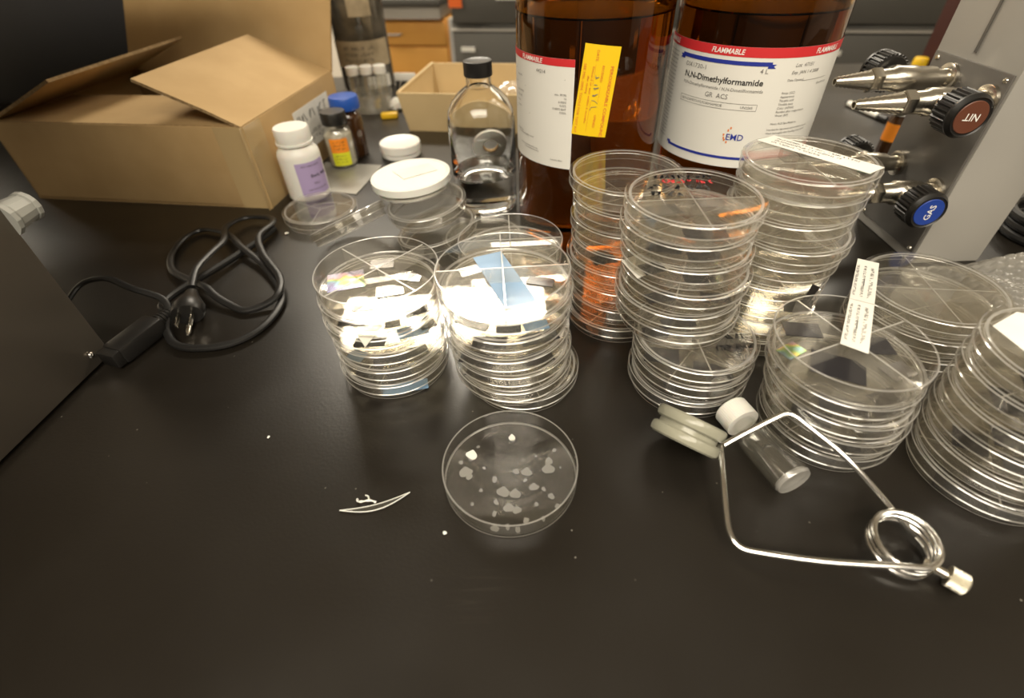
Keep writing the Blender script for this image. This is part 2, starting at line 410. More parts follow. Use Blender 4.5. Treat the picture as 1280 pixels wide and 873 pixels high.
SB2=stack(5,(.001,.4165),(.0005,.4165),.0174,'the short stack behind the middle one','petri dishes of the hidden short stack',0,10,.0015,True)
SJ=stack(3,(.379,.352),(.381,.357),.0185,'the wide stack by the bubble wrap','petri dishes of the wide stack',0,11,.002,False,1.18)
# near single dish, open, upside rim
near=dish(P_open,(-.005,.2137,.0001),(0,0,0),'single open petri dish with dried white drops at the front','petri dishes lying loose')
for ch in list(near.children):
    if ch.name.startswith('divider'): bpy.data.objects.remove(ch)
# slanted stack: four tilted dishes, propped on a flat one, white filled dish on top
dish(P_plain,(-.030,.545,.0001),(0,0,0),'clear petri dish lying flat before the clear bottle','petri dishes lying loose')
for i,(tl_,z_) in enumerate(((12,.0125),(7,.0340))):
    k=1-i
    dish(P_plain,(-.084-.014*i,.552+.026*i,z_),(0,-R(tl_),.4*i),'clear petri dish %s in the slanted stack under the white dish'%('upper','lower')[k],'petri dishes of the slanted stack')
wd=thing('petri_dish','white filled petri dish with paper slip on top of the slanted stack','petri dish',(-.1185,.608,.0555),(0,R(-3),0))
base_mesh().obj('base',[PLASTIC,EDGE],wd); lid_mesh().obj('lid',[WHITE,WHITE],wd); M().lathe([(0,.0015),(.0454,.0015),(.0454,.0150),(0,.0150)],48,loop=False).obj('white_filling',WHITE,wd)
M().prism([(-.024,.012),(.020,.028),(.034,.004),(-.006,-.016)],.01785,.0181).obj('paper_slip',PAPER,wd)
dish(P_bi,(-.258,.6415,.0001),(0,0,.5),'clear petri dish lying flat beside the white plastic bottle','petri dishes lying loose')
_l=Vector((.0975,.0065,.041)).normalized(); _v=Vector((-.284,.854,-.435)); _n=_l.cross(_v).normalized(); _n=_n if _n.z>0 else -_n; _y=_n.cross(_l).normalized()
dish(P_plain,Vector((-.194,.556,.0345))-_n*.009,Matrix((_l,_y,_n)).transposed().to_euler(),'clear petri dish tipped up on edge against the slanted stack','petri dishes lying loose')

# children helpers on a given dish (coordinates in dish frame; z = lid top)
def on_dish(d,name,m,mats): 
    o=m.obj(name,mats,d); return o
def inv(d,p): return d.matrix_basis.inverted() @ Vector(p)

# residue spots on the near dish
m=M(); rn=random.Random(3)
def blob(m,x,y,r,z,rx=1,seed=0,h=.0003):
    q=random.Random(seed); n=14; ph=q.random()*6
    pts=[(x+r*rx*math.cos(2*PI*k/n)*(1+.22*math.sin(2*PI*k/n*2+ph)+q.uniform(-.1,.1)),y+r*math.sin(2*PI*k/n)*(1+.2*math.cos(2*PI*k/n*3+ph))) for k in range(n)]
    m.prism(pts,z,z+h,0)
for i,(x,y,r) in enumerate([(-.030,.018,.0046),(-.034,.003,.0045),(-.031,-.001,.0026),(.030,.010,.0034),(.029,.003,.0043),(.002,.033,.0030),(-.012,-.004,.0028),(.003,-.017,.0038),(.017,-.012,.0030),(.024,-.014,.0019),(.029,-.020,.0024),
    (-.006,-.015,.0042),(-.011,-.023,.0022),(-.002,-.028,.0034),(.004,-.030,.0028),(-.012,-.032,.0022),(.012,.001,.0036),(.004,.002,.0024),(-.022,-.013,.0016),(-.038,.012,.0018),(.035,.020,.0017),(.018,-.026,.0018),(-.028,-.024,.0014),(.010,-.038,.0022),(-.003,-.042,.0024),(-.012,-.043,.0026),(.004,-.0445,.0022),(.022,-.037,.0020),(.033,-.028,.0019),(-.020,.006,.0012),(.038,.004,.0012),(.011,-.006,.0014),(-.025,.026,.0013),(.020,.015,.0011)]):
    blob(m,x,y,r,.0014,1.0 if i%3 else .7,i)
on_dish(near,'residue_spots',m,SPOT)
m=M(); blob(m,-.030,.018,.0042,.0018,1,50,.0008); on_dish(near,'white_crust',m,WHITE)
m=M(); blob(m,.002,.033,.0030,.0018,.7,51,.001); on_dish(near,'white_crust',m,WHITE)

# writing on lids
FL=lambda x,y:(x,y,.01765)
topF=SF2[-1]; topF.rotation_euler=(0,0,0)
m=M(); scribble(m,-.022,.030,.040,.0055,FL,.0014,0,11,-.08); scribble(m,-.032,.012,.014,.0070,FL,.0018,0,12,-.15); scribble(m,-.012,.010,.022,.0075,FL,.0018,0,13,-.15); scribble(m,-.031,.001,.020,.0065,FL,.0018,0,14,-.1)
on_dish(topF,'marker_writing',m,INK)
m=M()
for st in ([(0,0),(0,1),(.7,0),(.7,1)],[(1.05,.5),(1.2,.9),(1.5,1),(1.8,.8),(1.85,.3),(1.6,0),(1.25,.1),(1.05,.5)],[(2.1,1),(2.5,0),(2.9,1)]): stroke(m,[(-.022+x*.0085,-.013+y*.0085) for x,y in st],.0019,FL)
#; on_dish(topF,'marker_writing',m,INK)
m=M(); scribble(m,-.018,.022,.04,.0050,FL,.0013,0,21,-.12); on_dish(topF,'red_marker_writing',m,REDB)
lowF=SF[-1]; lowF.rotation_euler=(0,0,0)
m=M(); scribble(m,-.008,-.012,.046,.0055,FL,.0012,0,31,.05); scribble(m,.010,-.024,.026,.0055,FL,.0012,0,32,.1); on_dish(lowF,'marker_writing',m,INK)
topG=SG[-1]; topG.rotation_euler=(0,0,0)
def gp(x,y):  # paper strip along the back right of the lid
    a=Vector((-.018,.0455)); b=Vector((.036,-.028)); u=(b-a).normalized(); n=Vector((-u.y,u.x)); q=a+u*x+n*y; return (q.x,q.y,.01780)
m=M(); L_=.0905; m.add([gp(0,-.011),gp(L_,-.011),gp(L_+.002,.008),gp(.004,.010)],[[0,1,2,3]]); m2=M()
o=M()
zz=[Vector(gp(*q)) for q in ((0,-.010),(L_,-.011),(L_+.002,.008),(.004,.010))]
o.plate(zz,.0003); on_dish(topG,'paper_strip',o,PAPER)
m=M(); g2=lambda x,y:(gp(x,y)[0],gp(x,y)[1],.01818)
for r in range(3): scribble(m,.010,.004-.0050*r,.066-.012*r,.0022,g2,.0006,0,40+r)
on_dish(topG,'strip_writing',m,INK)
m=M(); m.prism([(.024,-.024),(.031,-.030),(.036,-.022),(.029,-.016)],.0157,.0160); on_dish(topG,'green_tape',m,GREENMARK)
m=M(); 
for k in range(30):
    a0=-2.2+k*.05; a1=a0+.05; pts=[(RO+.0003,.0095),(RO+.0003,.0106)]
    vs=[(r*math.cos(a),r*math.sin(a),z) for a in (a0,a1) for r,z in pts]; m.add(vs,[[0,2,3,1]])
m.obj('red_marker_line',REDB,SG[-3])
m=M(); m.prism([(-.020,.006),(.012,-.020),(.028,-.024),(.024,-.012),(-.012,.016)],.0016,.0018); on_dish(topG,'red_marker_smear',m,REDMARK)
# black tape on the side of the tall stack
def side_patch(r,arc,m,thick=.0003,mat=0):
    """arc: list of (angle,z) polygon quads"""
    for (a0,z0),(a1,z1),(a2,z2),(a3,z3) in arc:
        vs=[(r*math.cos(a),r*math.sin(a),z) for a,z in ((a0,z0),(a1,z1),(a2,z2),(a3,z3))]
        m.add(vs,[[0,1,2,3]],mat)
# dark scraps of tape lying on the wrap of the tall stack
gt=SG[3]
m=M(); _d=lambda a,z:(R(a),(z-.0568)/1.05)
side_patch(RO+.0026,[(_d(-97,.0665),_d(-93.5,.0575),_d(-80,.0550),_d(-80,.0690)),(_d(-80,.0690),_d(-80,.0550),_d(-63,.0530),_d(-66,.0650)),(_d(-80,.0690),_d(-70,.0665),_d(-66,.0785),_d(-77,.0846))],m)
gt.rotation_euler=(0,0,0); m.obj('black_tape',BLACKTAPE,gt)
# printed strip on the stack behind the clamp: sticks out past the rim
topH=SH[-1]; topH.rotation_euler=(0,0,R(20))
strip=thing('printed_label_strip','white printed label strip lying across the stack behind the wire clamp','paper strip')
def hs(x,y,dz=0):
    a=Vector((.2268,.2370,.0955)); b=Vector((.290,.336,.1010)); u=(b-a).normalized(); n=u.cross(Vector((0,0,1))).normalized(); return tuple(a+u*x+n*y+Vector((0,0,dz)))
M().plate([hs(0,.0085),hs(.114,.0075),hs(.114,-.0075),hs(.002,-.0085)],.0003).obj('paper',PAPER,strip)
m=M(); hm=lambda x,y:hs(x,y,.0006)
for off in (.004,.058):
    for r,(sz,st) in enumerate(((.0016,0),(.0016,0),(.0022,0))):
        scribble(m,off+.004,-.0068+.0048*r,.042,sz,hm,.0004,0,60+r)
    m.add([hm(off+.018,-.001),hm(off+.028,-.001),hm(off+.028,-.0003),hm(off+.018,-.0003)],[[0,1,2,3]])
stroke(m,[(.056,-.008),(.056,.008)],.0003,hm); m.obj('printing',GREYINK,strip)

# paper slips sticking out of stacks
def slip(name,label,cat,pts,z,m_,group=None,th=.0003):
    c=Vector((sum(p[0] for p in pts)/len(pts),sum(p[1] for p in pts)/len(pts)))
    o=M().prism([(p[0]-c.x,p[1]-c.y) for p in pts],0,th).obj(name,m_,None,(c.x,c.y,z)); return tag(o,label,cat,group)
slip('paper_slip','white paper corner poking out of the left side of the ink marked stack','paper',[(.0892,.3345),(.108,.345),(.126,.322),(.109,.3161),(.0965,.3094)],.0553+.0179*3-.0001,PAPER)
slip('paper_slip','white paper triangle pinched in the front of the front left stack','paper',[(-.133,.316),(-.103,.310),(-.1125,.2840)],.0182*4-.0001,PAPER)
slip('paper_slip','white paper with dark print on the stack at the right edge','paper',[(.314,.241),(.340,.254),(.378,.240),(.356,.204),(.3154,.2165)],.0180*6+.0003,PAPER)

# samples inside the dishes -------------------------------------------------
def chip(d,label,x,y,w,h,a,m_=None,z=.0015,cut=0,name='wafer_chip',cat='wafer chip',th=.0006,grp=None):
    q=[(-w/2,-h/2),(w/2,-h/2),(w/2,h/2-cut*h),(w/2-cut*w,h/2),(-w/2,h/2)]
    ca,sa=math.cos(a),math.sin(a)
    o=M().prism([(px*ca-py*sa,px*sa+py*ca) for px,py in q],0,th).obj(name,m_ or SILICON,None)
    o.location=(d.location.x+x,d.location.y+y,d.location.z+z); return tag(o,label,cat,grp)
def nth(k): return ('top','second','third','fourth','fifth','sixth','seventh','eighth','ninth','tenth','eleventh')[k]
def fill(S,where,rows,grp):
    for k,items in rows.items():
        d=S[len(S)-1-k]
        for (x,y,w,h,a,mm,cut,side) in items:
            kind={'s':('dark wafer chip',SILICON),'g':('grey wafer chip',SILVERCHIP),'b':('blue film strip',BLUEF)}[mm]
            chip(d,'%s, %s of the %s dish in %s'%(kind[0],side,nth(k),where),x,y,w,h,a,kind[1],cut=cut,name='film_strip' if mm=='b' else 'wafer_chip',cat='film strip' if mm=='b' else 'wafer chip',grp=grp)
fill(SA,'the front left stack',{0:[(-.003,.028,.020,.014,.1,'g',0,'back'),(.024,.006,.019,.011,-.2,'g',.3,'right'),(.010,-.012,.022,.015,.2,'g',.4,'middle'),(-.004,-.033,.024,.008,.1,'s',0,'front')],
  1:[(.012,-.030,.014,.012,.2,'g',0,'front'),(.030,-.014,.020,.014,.4,'s',0,'right'),(-.020,-.026,.022,.012,0,'s',0,'front left')],2:[(-.008,-.032,.026,.012,0,'s',0,'front'),(.026,-.020,.026,.014,.3,'b',0,'right'),(.036,-.010,.014,.016,.5,'s',0,'far right')],
  3:[(.004,-.034,.028,.009,.1,'s',0,'front'),(.026,-.026,.018,.010,.4,'s',0,'front right')],4:[(-.018,-.028,.022,.013,-.1,'s',0,'front left'),(.008,-.033,.020,.012,.1,'s',0,'front'),(-.034,-.010,.016,.014,-.4,'b',0,'left')],5:[(.012,-.034,.040,.012,.2,'b',0,'front'),(-.028,-.020,.018,.012,-.3,'s',0,'left')]},'samples in the front left stack')
o=chip(SA[-1],'iridescent film square at the left in the top dish of the front left stack',-.029,.004,.030,.026,.25,IRID,z=.0016,name='iridescent_film',cat='film')
fill(SB,'the middle stack',{0:[(-.026,.018,.016,.012,.4,'g',0,'left'),(.028,.000,.020,.010,-.3,'s',0,'right')],1:[(-.026,-.026,.026,.012,-.5,'s',0,'left'),(.020,-.033,.018,.010,.2,'b',0,'front right'),(.000,-.036,.018,.010,0,'s',0,'front')],
  2:[(.024,-.026,.030,.012,.3,'s',0,'right'),(-.014,-.030,.026,.014,-.1,'s',0,'front left')],3:[(-.024,-.026,.028,.014,-.3,'s',0,'front left'),(.022,-.028,.026,.013,.3,'s',0,'front right')],4:[(-.026,-.024,.022,.016,-.4,'s',0,'left'),(.010,-.034,.018,.010,.1,'g',0,'front')]},'samples in the middle stack')
sb=SB[-1]
chip(sb,'long blue film strip across the top dish of the middle stack',.000,.006,.024,.074,.35,BLUEF,z=.0018,name='film_strip',cat='film strip',th=.0002)
bd=bdish
for i,(x,y,w,h,a,s) in enumerate([(-.026,-.014,.020,.014,.3,'left'),(.004,-.030,.016,.018,.1,'front'),(.026,-.016,.020,.016,-.4,'right')]):
    chip(bd,'grey wafer chip at the %s in the dish jutting out under the middle stack'%s,x,y,w,h,a,SILVERCHIP if i!=1 else SILICON,grp='samples in the jutting dish')
fill(SF2,'the ink marked stack',{0:[(.018,.018,.026,.014,-.2,'s',0,'back right'),(-.018,.008,.024,.015,.2,'s',0,'left'),(.002,-.030,.030,.014,-.1,'s',0,'front')],1:[(-.020,-.018,.026,.014,-.3,'s',0,'left'),(.006,-.033,.024,.012,0,'s',0,'front'),(.030,-.016,.020,.014,.4,'g',0,'right')],2:[(.004,-.033,.024,.014,0,'s',0,'front'),(-.028,-.016,.018,.014,.3,'s',0,'left')],
  3:[(-.024,-.024,.022,.012,.2,'s',0,'left'),(.018,-.028,.022,.012,-.2,'s',0,'right')],4:[(-.006,-.034,.026,.012,.1,'s',0,'front'),(.028,-.020,.018,.012,.4,'g',0,'right')],5:[(.006,-.030,.024,.012,.1,'g',0,'front'),(-.022,-.026,.020,.012,0,'s',0,'left')]},'samples in the ink marked stack')
fill(SF,'the lower ink marked stack',{0:[(-.028,-.010,.028,.018,-.25,'s',0,'left'),(.034,.000,.020,.018,-.7,'s',0,'right'),(.008,-.030,.030,.016,-.3,'s',.4,'front')],1:[(-.016,-.030,.026,.012,-.2,'s',0,'front left'),(.018,-.030,.022,.012,.3,'s',0,'front right')],2:[(.008,-.034,.024,.012,0,'s',0,'front'),(-.026,-.024,.022,.012,-.5,'s',0,'left')]},'samples in the ink marked stack')
fill(SH,'the stack behind the clamp',{0:[(-.010,-.012,.034,.024,-.5,'s',.2,'middle'),(.026,.008,.024,.018,-.1,'s',0,'right'),(-.016,.028,.026,.016,-.2,'s',0,'back'),(.028,-.018,.020,.014,.3,'g',0,'front right')],1:[(-.010,-.030,.030,.014,-.4,'s',0,'front left'),(.024,-.026,.024,.016,.3,'s',0,'front right')],
  2:[(.010,-.033,.024,.012,-.1,'g',0,'front'),(-.026,-.022,.026,.014,-.5,'s',0,'left'),(.030,-.018,.020,.014,.5,'s',0,'right')],3:[(-.010,-.033,.030,.012,-.2,'s',0,'front'),(.024,-.026,.022,.012,.4,'g',0,'right')],4:[(-.018,-.026,.030,.016,-.3,'s',0,'left'),(.018,-.029,.028,.014,.2,'s',0,'front right')]},'samples behind the clamp')
chip(SH[-1],'iridescent film scrap at the left in the top dish behind the clamp',-.034,.006,.018,.012,.5,IRID,name='iridescent_film',cat='film')
fill(SI,'the stack at the right edge',{0:[(-.018,-.012,.026,.022,-.4,'s',0,'left')],1:[(-.026,-.006,.018,.024,-.4,'s',0,'left'),(-.008,-.028,.026,.016,-.5,'s',0,'front')],2:[(-.020,-.022,.030,.018,-.5,'s',0,'front left'),(.010,-.034,.024,.012,.1,'s',0,'front')],3:[(-.032,-.008,.020,.020,-.6,'s',0,'left'),(-.012,-.030,.024,.014,-.4,'s',0,'front')],4:[(-.020,-.026,.026,.014,-.5,'g',0,'front left'),(.006,-.035,.024,.012,0,'s',0,'front')],5:[(-.006,-.034,.026,.014,-.3,'s',0,'front'),(-.032,-.016,.022,.014,-.8,'s',0,'left')]},'samples at the right edge')
fill(SD,'the stack before the stickered bottle',{3:[(-.022,-.022,.022,.014,.2,'s',0,'left')],5:[(-.012,-.030,.024,.012,.1,'g',0,'front')],7:[(-.016,-.026,.030,.016,.2,'g',0,'front left')]},'samples in the rear stack')

# ------------------------------------------------------------------ bottles
def cylmap(Rr,z0=0): 
    return lambda x,y: (Rr*math.sin(x/.08*1.0), -Rr*math.cos(x/.08), y+z0)
def curved(m,Rr,x0,x1,z0,z1,mat=0,n=40,slant=0):
    vs=[];fs=[]
    for i in range(n+1):
        x=x0+(x1-x0)*i/n
        for z in (z0,z1): vs.append((Rr*math.sin(x/.08),-Rr*math.cos(x/.08),z))
    for i in range(n): fs.append([2*i,2*i+2,2*i+3,2*i+1])
    m.add(vs,fs,mat,True)
def amber_bottle(label,loc):
    t=thing('amber_bottle',label,'bottle',loc,(0,0,0),'amber solvent bottles')
    m=M(); Ro=.079
    m.lathe([(0,.004),(.05,.003),(.066,.0),(.074,.004),(Ro,.012),(Ro,.252),(.0775,.264),(.070,.279),(.056,.293),(.040,.304),(.026,.314),(.0205,.322),(.0205,.340),(0,.340)],72,loop=False)
    lv=.243; Ri=Ro-.0035
    m.lathe([(0,lv),(Ri-.002,lv),(Ri,lv+.002),(Ri,.252),(.074,.263),(.066,.277),(.052,.290),(.036,.301),(.022,.312),(.017,.322),(.017,.336),(0,.336)],72,loop=False)
    o=m.obj('glass_body',AMBER,t,recalc=False)
    bm=bmesh.new(); bm.from_mesh(o.data); bmesh.ops.recalc_face_normals(bm,faces=bm.faces[:])
    # the air cavity must face into the air
    inner=[f for f in bm.faces if f.index>=0 and all((Vector((v.co.x,v.co.y)).length<Ri+1e-4 and v.co.z>=lv-1e-4) for v in f.verts) and f.calc_center_median().z>lv-1e-4 and _is_inner(f,Ro,Ri,lv)]
    c=[f for f in inner if True]
    bmesh.ops.recalc_face_normals(bm,faces=c); bmesh.ops.reverse_faces(bm,faces=c); bm.to_mesh(o.data); bm.free()
    M().lathe([(0,.328),(.023,.328),(.0235,.330),(.0235,.352),(.022,.355),(0,.355)],40,loop=False).obj('cap',BLACKP,t)
    return t
def _is_inner(f,Ro,Ri,lv):
    c=f.calc_center_median(); r=Vector((c.x,c.y)).length; z=c.z
    outer=[(Ro,.252),(.0775,.264),(.070,.279),(.056,.293),(.040,.304),(.026,.314),(.0205,.322),(.0205,.340)]
    if z<.252: return r<Ro-.001
    for (r0,z0),(r1,z1) in zip(outer,outer[1:]):
        if z0<=z<=z1:
            ro=r0+(r1-r0)*(z-z0)/(z1-z0); return r<ro-.0018
    return False
A1=amber_bottle('brown glass bottle with a yellow peroxide sticker behind the petri dishes',(.095,.59,.0002))
A2=amber_bottle('brown glass bottle with a wide white solvent label behind the petri dishes',(.26,.58,.0002))
RL=.0793
# label of the left bottle
lb=M(); curved(lb,RL,-.185,-.027,.109,.2133); lab=lb.obj('paper_label',LABELP,A1)
m=M(); curved(m,RL+.0002,-.185,-.027,.2068,.2133); m.obj('red_band',REDB,lab)
m=M(); mp_=cylmap(RL+.0004)
def T(body,x,z,size,mat=0,**k): put_text(m,body,size,lambda a,b:mp_(x+a,z+b),mat,**k)
T('FLAMMABLE',-.078,.2078,.0058,1,align='CENTER',bold=.02,shear=.15)
T('44214',-.064,.199,.0048,0,align='CENTER'); 
for z,a,b in ((.1955,-.115,-.036),(.183,-.115,-.088),(.158,-.115,-.080)): stroke(m,[(a,z),(b,z)],.00035,lambda x,y:mp_(x,y))
for i,s_ in enumerate(('min. 99.9%','10','0.005%','0.03%','0.005% BHT','0.02%')): T(s_,-.034,.181-.0033*i,.0029,0,align='RIGHT')
for z,s_,x in ((.1905,'Assay (GC)',-.108),(.176,'Color (APHA)',-.108),(.171,'Water (KF)',-.108),(.166,'Acidity',-.108),(.161,'Peroxide',-.108),(.137,'Residue after',-.108),(.1345,'Storage: keep tightly closed',-.104),(.124,'Meets specifications for use',-.098),(.1215,'in the laboratory only',-.090),(.1165,'Lot and date',-.05)):
    T(s_,x,z,.0027)
m.obj('lettering',[GREYINK,WHITEINK],lab)
# yellow sticker
YR=RL+.0003
def ys(u,v,dr=0):   # u across 0..1 , v up 0..1
    bl=Vector((-.0275,.1468)); br=Vector((.0072,.1430)); tl_=Vector((-.0184,.2272)); tr=Vector((.0150,.2232))
    q=bl*(1-u)*(1-v)+br*u*(1-v)+tl_*(1-u)*v+tr*u*v
    return ((YR+dr)*math.sin(q.x/.08),-(YR+dr)*math.cos(q.x/.08),q.y)
m=M(); n=10; vs=[ys(i/n,j) for i in range(n+1) for j in (0,1)]; m.add(vs,[[2*i,2*i+2,2*i+3,2*i+1] for i in range(n)],0,True)
stk=m.obj('yellow_sticker',YELLOW,A1)
m=M()
def yt(body,u,v,size,mat=0,w=None,bold=0.0):   # text runs downwards (rotated), starting near the top
    put_text(m,body,size,lambda a,b: ys(u+b/.034,v-a/.080,.0003),mat,'LEFT',bold,0,w)
yt('PEROXIDIZABLE COMPOUND',.80,.80,.0042,0,.064,.012)
yt('DATE',.35,.95,.0036,0); yt('RECEIVED',.56,.80,.0032,0); yt('OPENED',.56,.26,.0032,0)
yt('Discard or test within 6 months',.30,.78,.0029,0,.050); yt('after opening',.20,.68,.0029,0); yt('SEE MSL-2004: TOOLS FOR TEST KIT',.06,.80,.0032,0,.062)
for u,v0,v1 in ((.38,.80,.58),(.60,.58,.40),(.40,.40,.05)): stroke(m,[(v0,u),(v1,u)],.006,lambda a,b:ys(b,a,.0003),0)
scribble(m,0,0,.030,.006,lambda a,b: ys(.42+b/.034,.70-a/.08,.0004),.0004,1,77)
m.obj('lettering',[ORINK,GREYINK],stk)
# label of the right bottle
lb=M(); curved(lb,RL,-.150,.150,.109,.2195,0,70); lab=lb.obj('paper_label',LABELP,A2)
m=M(); curved(m,RL+.0002,-.150,.150,.2112,.2195,0,70); m.obj('red_band',REDB,lab)
m=M(); mp_=cylmap(RL+.0004)
def ribbon(x0,x1,z,dz,h):   # banner with folded ends
    n=16
    for i in range(n):
        a=x0+(x1-x0)*i/n; b=x0+(x1-x0)*(i+1)/n
        m.add([mp_(a,z),mp_(b,z),mp_(b,z+h),mp_(a,z+h)],[[0,1,2,3]],2)
    e=.0065
    for (xe,s) in ((x0,1),(x1,-1)):
        m.add([mp_(xe-s*e*.6,z-dz),mp_(xe+s*e*.5,z-dz),mp_(xe+s*e*.5,z-dz+h),mp_(xe-s*e*.6,z-dz+h),mp_(xe-s*e*.25,z-dz+h/2)],[[0,1,4],[1,2,4],[2,3,4]],2)
ribbon(-.104,-.012,.2045,.0018,.0034)
ribbon(-.104,-.012,.1175,-.0018,.0026)
T('FLAMMABLE',-.0540,.2132,.0062,1,align='CENTER',bold=.02,shear=.15,width=.031); T('FLAMMABLE',.0430,.2132,.0062,1,align='CENTER',bold=.02,shear=.15,width=.031); T('FLAMMABLE',-.131,.2132,.0062,1,align='CENTER',bold=.02,shear=.15,width=.031); T('FLAMMABLE',.115,.2132,.0062,1,align='CENTER',bold=.02,shear=.15,width=.031)
T('DX1730-1',-.097,.1975,.0054,3,width=.025); T('4 L',-.021,.1985,.0056,3)
T('N,N-Dimethylformamide',-.096,.1880,.0075,0,width=.080,bold=.018)
T('N,N-Dimethylformamide / N,N-Dimetilformamida',-.096,.1818,.0042,3,width=.082)
T('GR  ACS',-.0555,.1745,.0062,3,align='CENTER')
bx=[(-.096,.1655),(-.0155,.1655),(-.0155,.1712),(-.096,.1712),(-.096,.1655)]
bx2=[]
for (a,b),(c_,d_) in zip(bx,bx[1:]):
    for k in range(10): bx2.append((a+(c_-a)*k/10,b+(d_-b)*k/10))
bx2.append(bx[0]); stroke(m,bx2,.0003,lambda x,y:mp_(x,y),3)
T('N,N-DIMETHYLFORMAMIDE',-.094,.1672,.0033,3,width=.046); T('UN2265',-.019,.1672,.0033,3,align='RIGHT')
T('EMD',-.0285,.1370,.0085,2,align='CENTER',bold=.01)
for i,(a,b) in enumerate(((-.040,.1405),(-.0385,.1355),(-.0365,.1450),(-.0395,.1375),(-.036,.1335),(-.0345,.1475))):
    m.add([mp_(a,b),mp_(a+.0014,b),mp_(a+.0014,b+.0022),mp_(a,b+.0022)],[[0,1,2,3]],4)
T('Lot  47151',.010,.2035,.0044,3,shear=.2); T('Exp. JAN 1 4 2008',.008,.1975,.0040,3,shear=.2); T('Date Opened',.006,.1915,.0030,3)
stroke(m,[(.022+.003*k,.1912) for k in range(12)],.0003,lambda x,y:mp_(x,y),3); T('(Specification)',.058,.186,.0028,3,align='RIGHT')
for i,s_ in enumerate(('Assay (GC)','Appearance','Titrable acid','Titrable base','Color (APHA)','Residue after evaporation','Water (KF)')): T(s_,.004,.1805-.0034*i,.0030,3)
T('Meets ACS Specifications',.002,.1525,.0028,3); T('Intended for laboratory and manufacturing use',.000,.1470,.0026,3); T('Wash thoroughly after handling, keep closed',.000,.1435,.0026,3)
for i in range(24): T('storage and safety information',-.147,.2055-.0036*i,.0024,3,width=.034)
m.obj('lettering',[INK,WHITEINK,BLUEB,GREYINK,ORINK],lab)

# clear boston round bottle, part filled
CB=thing('clear_bottle','clear glass bottle with black cap, a third full of liquid','bottle',(-.0286,.664,.0002))
m=M(); Ro=.0435
outer=[(0,.003),(.030,.003),(.038,.0),(.0425,.004),(Ro,.010),(Ro,.118),(.0415,.130),(.035,.142),(.025,.151),(.0165,.157),(.0155,.160),(.0155,.178),(0,.178)]
inner=[(0,.050),(.0395,.050),(.0405,.0515),(.0405,.118),(.0385,.128),(.032,.139),(.023,.148),(.0140,.155),(.0125,.160),(.0125,.175),(0,.175)]
m.lathe(outer,64,loop=False); nb=len(m.f); m.lathe(inner,64,loop=False)
o=m.obj('glass_body',BOTTLEGL,CB,recalc=False)
bm=bmesh.new(); bm.from_mesh(o.data); bm.faces.ensure_lookup_table(); bmesh.ops.recalc_face_normals(bm,faces=bm.faces[:nb]); bmesh.ops.recalc_face_normals(bm,faces=bm.faces[nb:]); bmesh.ops.reverse_faces(bm,faces=bm.faces[nb:]); bm.to_mesh(o.data); bm.free()
m=M(); seg=48
m.lathe([(0,.1685),(.0170,.1685),(.0174,.1695),(.0174,.182),(.0175,.1845),(.0165,.185),(.0150,.1843),(0,.1843)],64,loop=False); m.obj('screw_cap',BLACKP,CB)

# white plastic bottle with lilac label
WB=thing('white_plastic_bottle','white plastic bottle with lilac label standing against the cardboard box','bottle',(-.2965,.7195,.0002))
M().lathe([(0,0),(.027,0),(.0295,.003),(.0295,.062),(.0285,.068),(.024,.074),(.022,.076),(.022,.080),(0,.080)],48,loop=False).obj('bottle_body',WHITE,WB)
m=M(); m.lathe([(0,.0785),(.0235,.0785),(.0240,.080),(.0240,.098),(.0228,.1005),(0,.1005)],60,loop=False); m.lathe([(.0238,.0785),(.0252,.0785),(.0252,.0815),(.0238,.0815)],48)
m.obj('screw_cap',WHITE,WB)
def smallmap(Rr,a0): return lambda x,y:(Rr*math.sin(a0+x/Rr),-Rr*math.cos(a0+x/Rr),y)
def wraplabel(Rr,a0,w,z0,z1,mat_,parent,name='paper_label',n=16):
    f=smallmap(Rr,a0); m=M(); vs=[f(-w/2+w*i/n,z) for i in range(n+1) for z in (z0,z1)]; m.add(vs,[[2*i,2*i+2,2*i+3,2*i+1] for i in range(n)],0,True)
    return m.obj(name,mat_,parent)
l=wraplabel(.0297,R(48),.048,.010,.058,LILAC,WB); m=M(); f=smallmap(.0299,R(48))
put_text(m,'Boric Acid',.0065,lambda x,y:f(x-.006,y+.036),0,bold=.02); put_text(m,'ACS reagent grade',.0036,lambda x,y:f(x-.016,y+.052)); put_text(m,'500 g',.004,lambda x,y:f(x-.004,y+.026)); put_text(m,'Laboratory use only',.0036,lambda x,y:f(x-.014,y+.018))
m.obj('lettering',INK,l)
# vial with orange and lime label
V=thing('sample_vial','small clear vial with black cap and orange and lime label','vial',(-.270,.832,.0002))
M().lathe([(0,0),(.0215,0),(.0230,.002),(.0230,.052),(.0205,.059),(.0165,.062),(.0165,.068),(.0150,.068),(.0150,.060),(.0195,.056),(.0215,.051),(.0215,.003),(0,.002)],40,loop=False).obj('glass_body',VIALGL,V)
M().lathe([(0,.0035),(.0210,.0035),(.0210,.050),(.010,.053),(0,.054)],32,loop=False).obj('cream_powder',POWDER,V)
M().lathe([(0,.066),(.0195,.066),(.0200,.067),(.0200,.083),(.0190,.0845),(0,.0845)],40,loop=False).obj('screw_cap',BLACKP,V)
l=wraplabel(.0232,R(12),.030,.026,.048,ORANGE,V,'orange_label'); wraplabel(.0232,R(12),.030,.005,.026,LIME,V,'lime_label')
m=M(); f=smallmap(.0234,R(12))
for i in range(3): scribble(m,-.010,.041-.005*i,.018,.0025,f,.0004,0,90+i)
for i in range(3): scribble(m,-.010,.020-.005*i,.018,.0020,f,.0004,0,95+i)
m.obj('lettering',INK,l)
V=thing('amber_vial','small dark amber vial with blue cap behind the orange labelled vial','vial',(-.262,.880,.0002))
